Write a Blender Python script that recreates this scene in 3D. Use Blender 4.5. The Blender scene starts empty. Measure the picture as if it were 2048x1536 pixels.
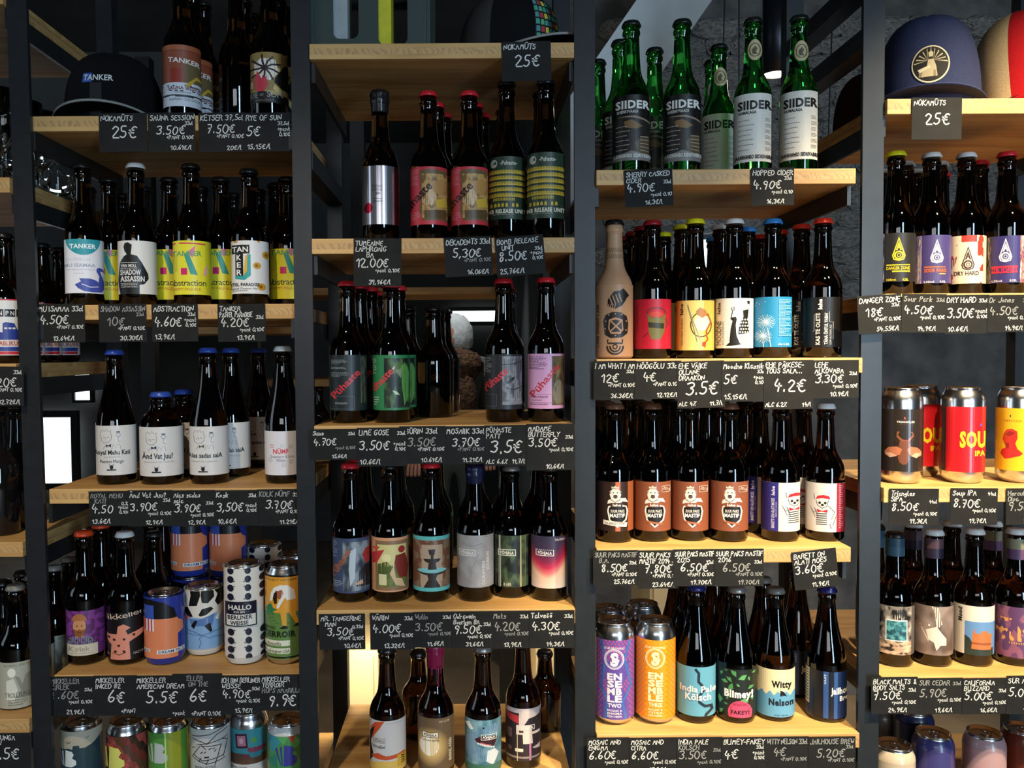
import bpy, bmesh, math, random
from mathutils import Vector, Matrix, noise
random.seed(7)
scene = bpy.context.scene
COL = scene.collection

# ------------------------------------------------------------------ camera
W, H, F = 2048, 1536, 1715.0
PPX = 940.0                      # principal point (small sideways lens shift)
CAMZ = 1.45
PITCH, ROLL = math.atan(63 / F), 0.006
cam_data = bpy.data.cameras.new('camera')
cam_data.sensor_width = 36.0
cam_data.lens = F / W * 36.0
cam_data.shift_x = (W / 2 - PPX) / W
cam_data.clip_start = 0.02
cam = bpy.data.objects.new('camera', cam_data)
COL.objects.link(cam)
CM = (Matrix.Rotation(math.pi / 2 - PITCH, 4, 'X') @ Matrix.Rotation(-ROLL, 4, 'Z'))
cam.matrix_world = Matrix.Translation((0, 0, CAMZ)) @ CM
scene.camera = cam
CM3 = CM.to_3x3()

def at(px, py, Y):
    """point seen at photo pixel (px, py) on the vertical plane at distance Y"""
    d = CM3 @ Vector(((px - PPX) / F, -(py - H / 2) / F, -1.0))
    t = Y / d.y
    return Vector((d.x * t, Y, CAMZ + d.z * t))

# ------------------------------------------------------------------ world, light, exposure
world = bpy.data.worlds.new('world'); scene.world = world
world.use_nodes = True
world.node_tree.nodes['Background'].inputs[0].default_value = (0.75, 0.88, 1.0, 1)
world.node_tree.nodes['Background'].inputs[1].default_value = 0.014
scene.view_settings.view_transform = 'Standard'
scene.view_settings.look = 'None'
scene.view_settings.gamma = 1.0
scene.view_settings.use_curve_mapping = False
scene.view_settings.exposure = 0.0

def aim(o, target):
    o.rotation_euler = (Vector(target) - o.location).to_track_quat('-Z', 'Y').to_euler()

def area(name, loc, target, sx, sy, power, col):
    l = bpy.data.lights.new(name, 'AREA'); l.shape = 'RECTANGLE'
    l.size, l.size_y, l.energy, l.color = sx, sy, power, col
    o = bpy.data.objects.new(name, l); COL.objects.link(o); o.location = loc; aim(o, target); return o

def spot(name, loc, target, power, col, angle, blend=0.6, size=0.03):
    l = bpy.data.lights.new(name, 'SPOT'); l.energy, l.color = power, col
    l.spot_size, l.spot_blend, l.shadow_soft_size = math.radians(angle), blend, size
    o = bpy.data.objects.new(name, l); COL.objects.link(o); o.location = loc; aim(o, target); return o

DAY = (0.72, 0.88, 1.0)
WARM = (1.0, 0.80, 0.50)
area('door_daylight', (2.3, -3.6, 1.6), (0.1, 1.4, 1.3), 0.75, 2.4, 150, (0.56, 0.79, 1.0))
area('window_daylight', (-3.4, 0.2, 1.9), (0.2, 1.4, 1.3), 1.0, 1.6, 13, DAY)
area('shop_window_daylight', (-0.4, -5.0, 2.3), (0.0, 1.4, 1.3), 2.6, 0.9, 46, (0.9, 0.95, 1.0))
spot('track_lamp_right', (1.15, 0.35, 2.75), (0.98, 1.40, 1.08), 450, WARM, 52)
spot('track_lamp_middle', (0.50, 0.25, 2.75), (0.52, 1.40, 0.80), 230, WARM, 34)
spot('track_lamp_left', (-0.55, 0.05, 2.75), (-0.42, 1.40, 0.75), 85, (1.0, 0.8, 0.55), 46)

# ------------------------------------------------------------------ colours and materials
def lin(h):
    def f(c):
        return c / 12.92 if c <= 0.04045 else ((c + 0.055) / 1.055) ** 2.4
    return tuple(f(int(h[i:i + 2], 16) / 255) for i in (0, 2, 4))

MATS = {}
def mat(name, col, rough=0.5, metal=0.0, trans=0.0, spec=0.5, coat=0.0, emit=None, estr=0.0, noise_scale=0, noise_amt=0.0, bump=0.0, ior=1.45):
    if name in MATS: return MATS[name]
    m = bpy.data.materials.new(name); m.use_nodes = True
    nt = m.node_tree; b = nt.nodes['Principled BSDF']
    c = lin(col) if isinstance(col, str) else col
    b.inputs['Base Color'].default_value = (*c, 1)
    b.inputs['Roughness'].default_value = rough
    b.inputs['Metallic'].default_value = metal
    b.inputs['Transmission Weight'].default_value = trans
    b.inputs['Specular IOR Level'].default_value = spec
    b.inputs['Coat Weight'].default_value = coat
    b.inputs['IOR'].default_value = ior
    if emit:
        b.inputs['Emission Color'].default_value = (*(lin(emit) if isinstance(emit, str) else emit), 1)
        b.inputs['Emission Strength'].default_value = estr
    if noise_scale:
        tc = nt.nodes.new('ShaderNodeTexCoord'); nz = nt.nodes.new('ShaderNodeTexNoise')
        nz.inputs['Scale'].default_value = noise_scale; nz.inputs['Detail'].default_value = 6
        nt.links.new(tc.outputs['Object'], nz.inputs['Vector'])
        if noise_amt:
            mp = nt.nodes.new('ShaderNodeMapRange')
            mp.inputs['To Min'].default_value = 1 - noise_amt; mp.inputs['To Max'].default_value = 1 + noise_amt
            mp.inputs['From Min'].default_value = 0.3; mp.inputs['From Max'].default_value = 0.7
            nt.links.new(nz.outputs['Fac'], mp.inputs['Value'])
            mx = nt.nodes.new('ShaderNodeVectorMath'); mx.operation = 'SCALE'
            mx.inputs[0].default_value = c
            nt.links.new(mp.outputs['Result'], mx.inputs['Scale'])
            nt.links.new(mx.outputs['Vector'], b.inputs['Base Color'])
        if bump:
            bp = nt.nodes.new('ShaderNodeBump'); bp.inputs['Strength'].default_value = bump
            bp.inputs['Distance'].default_value = 0.05
            nt.links.new(nz.outputs['Fac'], bp.inputs['Height']); nt.links.new(bp.outputs['Normal'], b.inputs['Normal'])
    MATS[name] = m; return m

def print_mat(name, rough, metal=0.0, coat=0.0):
    m = mat(name, (0.8, 0.8, 0.8), rough, metal, coat=coat)
    nt = m.node_tree; at_ = nt.nodes.new('ShaderNodeVertexColor'); at_.layer_name = 'ink'
    nt.links.new(at_.outputs['Color'], nt.nodes['Principled BSDF'].inputs['Base Color'])
    return m

def wood_mat():
    m = bpy.data.materials.new('three_ply_spruce'); m.use_nodes = True
    nt = m.node_tree; N = nt.nodes.new; L = nt.links.new; b = nt.nodes['Principled BSDF']
    b.inputs['Roughness'].default_value = 0.5
    tc = N('ShaderNodeTexCoord'); sep = N('ShaderNodeSeparateXYZ'); L(tc.outputs['Object'], sep.inputs[0])
    # long grain on faces
    mp = N('ShaderNodeMapping'); mp.inputs['Scale'].default_value = (2.0, 22, 22); L(tc.outputs['Object'], mp.inputs[0])
    n1 = N('ShaderNodeTexNoise'); n1.inputs['Scale'].default_value = 1.6; n1.inputs['Detail'].default_value = 5; n1.inputs['Distortion'].default_value = 0.6
    L(mp.outputs[0], n1.inputs['Vector'])
    r1 = N('ShaderNodeValToRGB'); e = r1.color_ramp.elements
    e[0].position, e[0].color = 0.30, (0.40, 0.20, 0.060, 1); e[1].position, e[1].color = 0.62, (0.61, 0.37, 0.135, 1)
    L(n1.outputs['Fac'], r1.inputs[0])
    # end grain of the middle ply: slanting growth rings
    mp2 = N('ShaderNodeMapping'); mp2.inputs['Scale'].default_value = (1, 0, 1.0); mp2.inputs['Rotation'].default_value = (0, 0.5, 0); L(tc.outputs['Object'], mp2.inputs[0])
    wv = N('ShaderNodeTexWave'); wv.inputs['Scale'].default_value = 34; wv.inputs['Distortion'].default_value = 14; wv.inputs['Detail'].default_value = 3; wv.inputs['Detail Scale'].default_value = 1.2; wv.wave_profile = 'SAW'
    L(mp2.outputs[0], wv.inputs['Vector'])
    r2 = N('ShaderNodeValToRGB'); e = r2.color_ramp.elements
    e[0].position, e[0].color = 0.0, (0.36, 0.205, 0.085, 1); e[1].position, e[1].color = 0.6, (0.54, 0.32, 0.12, 1)
    L(wv.outputs['Fac'], r2.inputs[0])
    # middle third of thickness, on the front/back edge only
    mid = N('ShaderNodeMath'); mid.operation = 'ABSOLUTE'; L(sep.outputs['Z'], mid.inputs[0])
    lt = N('ShaderNodeMath'); lt.operation = 'LESS_THAN'; lt.inputs[1].default_value = 0.0048; L(mid.outputs[0], lt.inputs[0])
    g = N('ShaderNodeNewGeometry'); sn = N('ShaderNodeSeparateXYZ'); L(g.outputs['Normal'], sn.inputs[0])
    az = N('ShaderNodeMath'); az.operation = 'ABSOLUTE'; L(sn.outputs['Z'], az.inputs[0])
    l2 = N('ShaderNodeMath'); l2.operation = 'LESS_THAN'; l2.inputs[1].default_value = 0.5; L(az.outputs[0], l2.inputs[0])
    mu = N('ShaderNodeMath'); mu.operation = 'MULTIPLY'; L(lt.outputs[0], mu.inputs[0]); L(l2.outputs[0], mu.inputs[1])
    mix = N('ShaderNodeMix'); mix.data_type = 'RGBA'; L(mu.outputs[0], mix.inputs['Factor']); L(r1.outputs[0], mix.inputs['A']); L(r2.outputs[0], mix.inputs['B'])
    L(mix.outputs['Result'], b.inputs['Base Color'])
    MATS['wood'] = m; return m

WOOD = wood_mat()
PAPER = print_mat('printed_label_paper', 0.42)
FOIL = print_mat('printed_foil_label', 0.22, metal=0.85)
TIN = print_mat('printed_can_wrap', 0.30, coat=0.2)
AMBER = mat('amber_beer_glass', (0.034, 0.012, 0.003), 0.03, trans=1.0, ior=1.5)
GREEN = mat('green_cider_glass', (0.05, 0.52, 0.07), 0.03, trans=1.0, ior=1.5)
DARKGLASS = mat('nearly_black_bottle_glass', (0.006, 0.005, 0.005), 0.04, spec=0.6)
CLEAR = mat('clear_glass', (0.95, 0.97, 0.97), 0.01, trans=1.0, ior=1.3)
ALU = mat('brushed_can_aluminium', (0.62, 0.62, 0.64), 0.22, metal=1.0)
STEEL = mat('dark_powder_coated_steel', (0.017, 0.019, 0.021), 0.34, metal=0.15, noise_scale=40, noise_amt=0.12)
CARD = mat('black_chalk_card', (0.014, 0.014, 0.014), 0.7, spec=0.18, noise_scale=30, noise_amt=0.2)
CHALK = mat('white_chalk_marker', (0.62, 0.61, 0.58), 0.7)
CHALKDIM = mat('thin_chalk_marker', (0.28, 0.28, 0.27), 0.7)
CAPC = {'black': '101012', 'white': 'd8d8d6', 'blue': '2a49a0', 'orange': 'd2441c', 'red': 'c8202c', 'darkred': '8e1420', 'yellow': 'd8cf1e',
        'skyblue': '2f7fc4', 'brown': '6a4430', 'silver': '9c9a96', 'navy': '1b2266', 'grey': '77736c', 'orangered': 'e23420', 'greendark': '141a14'}
def capmat(c): return mat('bottle_cap_' + c, CAPC[c], 0.35, metal=0.6 if c == 'silver' else 0.0, coat=0.3)

# ------------------------------------------------------------------ object helpers
def obj(name, mesh, m=None, parent=None, smooth=False):
    if m and not mesh.materials: mesh.materials.append(m)
    if smooth:
        mesh.shade_smooth()
    o = bpy.data.objects.new(name, mesh); COL.objects.link(o)
    if parent: o.parent = parent
    return o

def tag(o, label=None, cat=None, group=None, kind=None):
    if label: o['label'] = label
    if cat: o['category'] = cat
    if group: o['group'] = group
    if kind: o['kind'] = kind
    return o

def empty(name, loc, rz=0.0, **k):
    o = bpy.data.objects.new(name, None); COL.objects.link(o)
    o.empty_display_size = 0.02; o.location = loc; o.rotation_euler = (0, 0, rz)
    return tag(o, **k)

def mesh_of(name, verts, faces):
    me = bpy.data.meshes.new(name); me.from_pydata(verts, [], faces); me.update(); return me

def box_mesh(name, x0, x1, y0, y1, z0, z1, bev=0.0):
    bm = bmesh.new()
    r = bmesh.ops.create_cube(bm, size=1.0)
    for v in r['verts']:
        v.co = Vector(((x0 + x1) / 2 + v.co.x * (x1 - x0), (y0 + y1) / 2 + v.co.y * (y1 - y0), (z0 + z1) / 2 + v.co.z * (z1 - z0)))
    if bev: bmesh.ops.bevel(bm, geom=bm.edges[:], offset=bev, segments=2, affect='EDGES', profile=0.6)
    me = bpy.data.meshes.new(name); bm.to_mesh(me); bm.free(); return me

def beam_mesh(name, A, B, wx, wy, bev=0.0015):
    """square bar from A to B (world points), wx across X, wy across Y"""
    A, B = Vector(A), Vector(B); v = []
    for P in (A, B):
        for sx, sy in ((-1, -1), (1, -1), (1, 1), (-1, 1)):
            v.append((P.x + sx * wx / 2, P.y + sy * wy / 2, P.z))
    me = mesh_of(name, v, [(0, 1, 2, 3)[::-1], (4, 5, 6, 7), (0, 1, 5, 4), (1, 2, 6, 5), (2, 3, 7, 6), (3, 0, 4, 7)])
    return me

def lathe(name, prof, n=36, flute=None):
    """prof: list of (r, z); flute(i, r, z) may alter the radius"""
    v, f, rings = [], [], []
    for (r, z) in prof:
        if r <= 1e-6:
            rings.append([len(v)]); v.append((0, 0, z))
        else:
            ring = []
            for i in range(n):
                a = 2 * math.pi * i / n
                rr = flute(i, r, z) if flute else r
                ring.append(len(v)); v.append((rr * math.sin(a), -rr * math.cos(a), z))
            rings.append(ring)
    for a, b in zip(rings, rings[1:]):
        if len(a) == 1 and len(b) == 1: continue
        for i in range(n):
            j = (i + 1) % n
            if len(a) == 1: f.append((a[0], b[j], b[i]))
            elif len(b) == 1: f.append((a[i], a[j], b[0]))
            else: f.append((a[i], a[j], b[j], b[i]))
    me = mesh_of(name, v, f)
    me.shade_smooth()
    return me

# ------------------------------------------------------------------ 2D lettering (built-in font, one mesh per glyph, cached)
GL = {}
def glyph(ch, bold):
    k = (ch, bold)
    if k in GL: return GL[k]
    def tri(s):
        c = bpy.data.curves.new('glyph', 'FONT'); c.body = s; c.resolution_u = 2; c.offset = bold
        o = bpy.data.objects.new('glyph', c); me = bpy.data.meshes.new_from_object(o)
        vs = [(w.co.x, w.co.y) for w in me.vertices]; fs = [tuple(p.vertices) for p in me.polygons]
        bpy.data.objects.remove(o); bpy.data.curves.remove(c); bpy.data.meshes.remove(me)
        return vs, fs
    def wid(s):
        v = tri(s)[0]; return max(p[0] for p in v) - min(p[0] for p in v)
    if 'HH' not in GL: GL['HH'] = wid('HH')
    adv = wid('H' + ch + 'H') - GL['HH']
    vs, fs = tri(ch) if ch != ' ' else ([], [])
    GL[k] = (vs, fs, adv); return GL[k]

def text2d(s, bold=0.0):
    """faces of a text line: list of polygons, with bounding box (x0, x1); cap height is 0.70"""
    x, out = 0.0, []
    for ch in s:
        vs, fs, adv = glyph(ch, bold)
        for f in fs: out.append([(vs[i][0] + x, vs[i][1]) for i in f])
        x += adv
    xs = [p[0] for q in out for p in q] or [0, 1]
    return out, min(xs), max(xs)

def ribbon(pts, w, closed=False):
    """quads of a flat stroke"""
    n = len(pts); L, R = [], []
    for i, (x, y) in enumerate(pts):
        a = pts[i - 1] if i else (pts[-2] if closed else pts[0]); b = pts[i + 1] if i < n - 1 else (pts[1] if closed else pts[-1])
        dx, dy = b[0] - a[0], b[1] - a[1]; d = math.hypot(dx, dy) or 1.0
        nx, ny = -dy / d * w / 2, dx / d * w / 2
        ex = ey = 0.0
        if not closed and i in (0, n - 1):
            s = -1 if i == 0 else 1; ex, ey = dx / d * w * 0.4 * s, dy / d * w * 0.4 * s
        L.append((x + nx + ex, y + ny + ey)); R.append((x - nx + ex, y - ny + ey))
    return [[L[i], L[i + 1], R[i + 1], R[i]] for i in range(n - 1)]

# ------------------------------------------------------------------ chalk handwriting: a stroke alphabet on a 6 x 9 grid
HW = {'A': (7, '00 39 60|14 54'), 'B': (6.5, '00 09 39 58 56 35 05|35 54 52 30 00'), 'C': (6.5, '57 39 17 03 11 30 51'), 'D': (7, '00 09 39 66 63 30 00'),
      'E': (6, '59 09 00 50|05 45'), 'F': (6, '59 09 00|05 45'), 'G': (7, '58 39 07 03 11 30 52 54 34'), 'H': (7, '00 09|60 69|05 65'), 'I': (2.2, '00 09'),
      'J': (6, '59 52 30 10 02'), 'K': (6.5, '00 09|59 04 60'), 'L': (5.6, '09 00 50'), 'M': (7.6, '00 19 34 59 60'), 'N': (7, '00 09 60 69'),
      'O': (7, '39 17 03 20 40 63 67 39'), 'P': (6.5, '00 09 39 58 56 35 04'), 'R': (6.6, '00 09 39 58 56 35 05|35 60'), 'S': (6.2, '58 39 18 16 45 53 41 20 02'),
      'T': (6.5, '09 69|39 30'), 'U': (7, '09 03 20 40 63 69'), 'V': (6.5, '09 30 69'), 'W': (8, '09 10 36 50 69'), 'X': (6.5, '00 69|09 60'), 'Y': (6.5, '09 35 69|35 30'),
      'Z': (6.5, '09 69 00 60'), '0': (6.8, '39 17 03 20 40 63 67 39'), '1': (4.6, '06 39 30'), '2': (6.6, '07 29 48 57 45 00 60'), '3': (6.2, '08 39 58 56 25 54 52 30 01'),
      '4': (6.8, '29 04 64|46 40'), '5': (6.2, '59 19 15 45 53 41 20 01'), '6': (6.2, '49 15 02 20 41 53 34 13'), '7': (6, '09 59 20|15 45'),
      '8': (6.2, '58 29 17 35 53 41 20 12 35 57 58'), '9': (6.2, '56 35 16 18 39 58 56 30'), u'\u20ac': (7.4, '68 49 27 13 21 40 61|06 46|04 44'),
      'a': (5.6, '45 15 02 10 30 44|45 40 51'), 'b': (5.4, '09 00 30 43 34 04'), 'c': (5, '44 25 03 01 20 41'), 'd': (5.6, '44 24 02 10 30 44|49 40 51'),
      'e': (5.2, '03 43 44 25 04 01 20 41'), 'f': (4.5, '48 29 17 10|04 34'), 'g': (5.4, '44 24 02 21 44|45 4a 2c 0b'), 'h': (5.4, '09 00|03 25 43 40'), 'i': (2, '05 00|07 08'),
      'j': (4, '35 3a 1c 0b|37 38'), 'k': (5, '09 00|45 02 40'), 'l': (3.4, '09 01 20'), 'm': (6.6, '00 05|03 15 23 20|23 35 43 50'), 'n': (5.4, '00 05|03 25 43 40'),
      'o': (5.4, '25 03 20 43 25'), 'p': (5.2, '05 0c|04 25 43 21 01'), 'r': (4.6, '00 05|03 25 35'), 's': (4.8, '44 15 13 32 30 00'), 't': (4.5, '19 11 30|05 35'),
      'u': (5.4, '05 01 20 41|45 40'), 'v': (5, '05 20 45'), 'w': (6, '05 10 23 30 45'), 'x': (5, '05 40|00 45'), 'y': (5, '05 22|45 0c'), 'z': (5, '05 45 00 40'),
      '+': (6.4, '32 36|14 54'), '.': (3, '10 11'), ',': (3, '11 0a'), '/': (5, '00 49'), '-': (5, '04 44'), '%': (6.5, '00 69|18 29|50 51'), '#': (6.4, '10 29|40 59|06 66|03 63'),
      '&': (6.5, '60 17 29 47 12 20 53'), ':': (3, '11 12|16 17'), '?': (5.5, '07 29 47 24 23|20 21'), ' ': (3.6, ''), "'": (2.5, '19 17')}
UML = {'Ä': 'A', 'Ö': 'O', 'Ü': 'U', 'Õ': 'O', 'ä': 'a', 'ö': 'o', 'ü': 'u'}
CV = {'a': -1, 'b': -2, 'c': -3, 'A': 10, 'B': 11}
def cv(c): return CV[c] if c in CV else int(c)

def chaikin(p):
    if len(p) < 3: return p
    q = [p[0]]
    for a, b in zip(p, p[1:]):
        q.append((a[0] * .78 + b[0] * .22, a[1] * .78 + b[1] * .22)); q.append((a[0] * .22 + b[0] * .78, a[1] * .22 + b[1] * .78))
    q.append(p[-1]); return q

def hand(s, x, y, h, w, maxw=None, align='l', rnd=random):
    """handwritten line; (x, y) lower left/centre/right of the baseline, y up; returns quads"""
    strokes, cx = [], 0.0
    for ch in s:
        base = UML.get(ch, ch); adv, st = HW.get(base, HW['x'])
        jy, sl, js = rnd.uniform(-.4, .4), rnd.uniform(0.02, 0.2), rnd.uniform(.93, 1.07)
        parts = [[(cv(t[0]), cv(t[1])) for t in q.split()] for q in st.split('|') if q]
        if ch in UML:
            top = 10.6 if ch.isupper() else 7.2
            if ch == 'Õ': parts.append([(1, top), (2.4, top + .8), (3.6, top), (5, top + .8)])
            else:
                for dx in (1.3, 3.6): parts.append([(dx, top), (dx, top + .9)])
        for p in parts:
            strokes.append([(cx + (a + b * sl) * js, b * js + jy) for a, b in chaikin(p)])
        cx += adv + 1.0
    wn = max(cx - 1, 1); sc = h / 9.0; sx = sc * 0.92
    if maxw and wn * sx > maxw: sx = maxw / wn
    ox = x - (wn * sx if align == 'r' else wn * sx / 2 if align == 'c' else 0)
    out = []
    for p in strokes:
        if len(p) > 1: out += ribbon([(ox + a * sx, y + b * sc) for a, b in p], w)
    return out

# ------------------------------------------------------------------ shelving rack
POSTS = [(-540, -440, 40), (32, 87, 39), (599, 619, 37), (1169, 1171, 41), (1749, 1736, 42), (2330, 2296, 42)]
PY = 1.385                       # centre of the front posts
rack = empty('shelving_rack', (0, 1.4, 0), label='black steel rack with spruce shelf boards holding bottles and cans', cat='shelving')
def rel(me):                     # rack is an Empty at (0, 1.4, 0)
    me.transform(Matrix.Translation((0, -1.4, 0))); return me
PX = []
for xt, xb, wpx in POSTS:
    a, b = at(xt, 0, PY - .015), at(xb, 1536, PY - .015)
    s = (a.x - b.x) / (a.z - b.z)
    lo, hi = b.x + s * (0 - b.z), b.x + s * (2.5 - b.z)
    w = wpx * (PY - .015) / F
    obj('post', rel(beam_mesh('post', (lo, PY - .011, 0), (hi, PY - .011, 2.5), w, .008)), STEEL, rack)
    obj('post', rel(beam_mesh('post', (lo, PY + .33, 0), (hi, PY + .33, 2.5), w, .03)), STEEL, rack)
    PX.append((lo, s, w))
def post_x(i, z): return PX[i][0] + PX[i][1] * z
for i in range(6):
    for z in (2.47,):
        x = post_x(i, z); w = PX[i][2]
        obj('side_bar', rel(box_mesh('side_bar', x - w / 2, x + w / 2, PY - .0065, PY + .3145, z - .03, z)), STEEL, rack)

SH = {}
TH = 0.024
def shelf(key, bay, ypx, xl=None, xr=None, fy=1.362, bars=(1, 1), depth=0.36):
    xm = (POSTS[bay][0] + POSTS[bay + 1][0]) / 2
    z = at(xm, ypx, fy).z
    x0 = post_x(bay, z) + PX[bay][2] / 2 + .001 if xl is None else at(xl, ypx, fy).x
    x1 = post_x(bay + 1, z) - PX[bay + 1][2] / 2 - .001 if xr is None else at(xr, ypx, fy).x
    xc, yc = (x0 + x1) / 2, fy + depth / 2
    me = box_mesh('shelf_board', x0 - xc, x1 - xc, -depth / 2, depth / 2, -TH / 2, TH / 2, 0.0012)
    o = obj('shelf_board', me, WOOD, rack); o.location = (xc, yc - 1.4, z - TH / 2)
    for k, xs in ((0, x0), (1, x1)):
        if bars[k]:
            xa = xs + (.0 if k == 0 else -.006)
            obj('side_bar', rel(box_mesh('side_bar', xa, xa + .006, PY - .006, PY + .34, z - TH - .031, z - TH - .0005)), STEEL, rack)
    SH[key] = (z, fy)
    return z

B1 = 1.382
shelf('0top', 0, -22); shelf('0a', 0, 356); shelf('0b', 0, 729); shelf('0c', 0, 1086); shelf('0d', 0, 1440)
shelf('1top', 1, -300, fy=B1)
shelf('1a', 1, 231, fy=B1, xl=64); shelf('1b', 1, 609, fy=B1); shelf('1c', 1, 977, fy=B1, xl=98); shelf('1d', 1, 1349, fy=B1)
shelf('2a', 2, 86); shelf('2b', 2, 476); shelf('2c', 2, 850); shelf('2d', 2, 1219)
shelf('3a', 3, 338, xr=1712); shelf('3b', 3, 717); shelf('3c', 3, 1096, xr=1702); shelf('3d', 3, 1468)
shelf('4a', 4, 196); shelf('4b', 4, 586); shelf('4c', 4, 974); shelf('4d', 4, 1352)
# lower shelves whose front edge is under the picture
def px_of(z, Y): return H / 2 - F * math.tan(math.atan((z - CAMZ) / Y) + PITCH)
def shelf_z(key, bay, z, fy=1.362):
    shelf(key, bay, px_of(z, fy) - ROLL * ((POSTS[bay][0] + POSTS[bay + 1][0]) / 2 - PPX), fy=fy)
shelf_z('1e', 1, 0.668, B1); shelf_z('2e', 2, 0.735); shelf_z('4e', 4, 0.668)
for bay, ypx in ((3, 62), (3, -60), (2, 300)):       # spare cross bars of the side ladders
    i = bay + 1; z = at(POSTS[i][0], ypx, PY).z; x = post_x(i, z); w = PX[i][2]
    if bay == 2: i = 2; x = post_x(i, z)
    obj('side_bar', rel(box_mesh('side_bar', x - w / 2, x + w / 2, PY - .0065, PY + .3145, z - .03, z)), STEEL, rack)

# ------------------------------------------------------------------ printed labels
Z1a, Z1b, Z1c, Z1d = (0, 0, 3.303), (0, 300, 3.303), (0, 640, 3.303), (0, 1020, 2.977)
Z2a, Z2b, Z2c, Z2d = (580, 0, 3.303), (580, 400, 3.303), (580, 780, 3.303), (580, 1071, 3.303)
Z3a, Z3b, Z3c, Z3d = (1140, 0, 3.303), (1140, 400, 3.303), (1140, 780, 3.303), (1140, 1071, 3.303)
Z4a, Z4b, Z4c, Z4d = (1640, 0, 3.657), (1640, 400, 3.657), (1640, 740, 3.657), (1640, 1116, 3.657)
Z3l, Ze, Z1x, Zp = (1180, 560, 3.793), (90, 1400, 3.864), (320, 1040, 5.037), (620, 480, 3.793)

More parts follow.
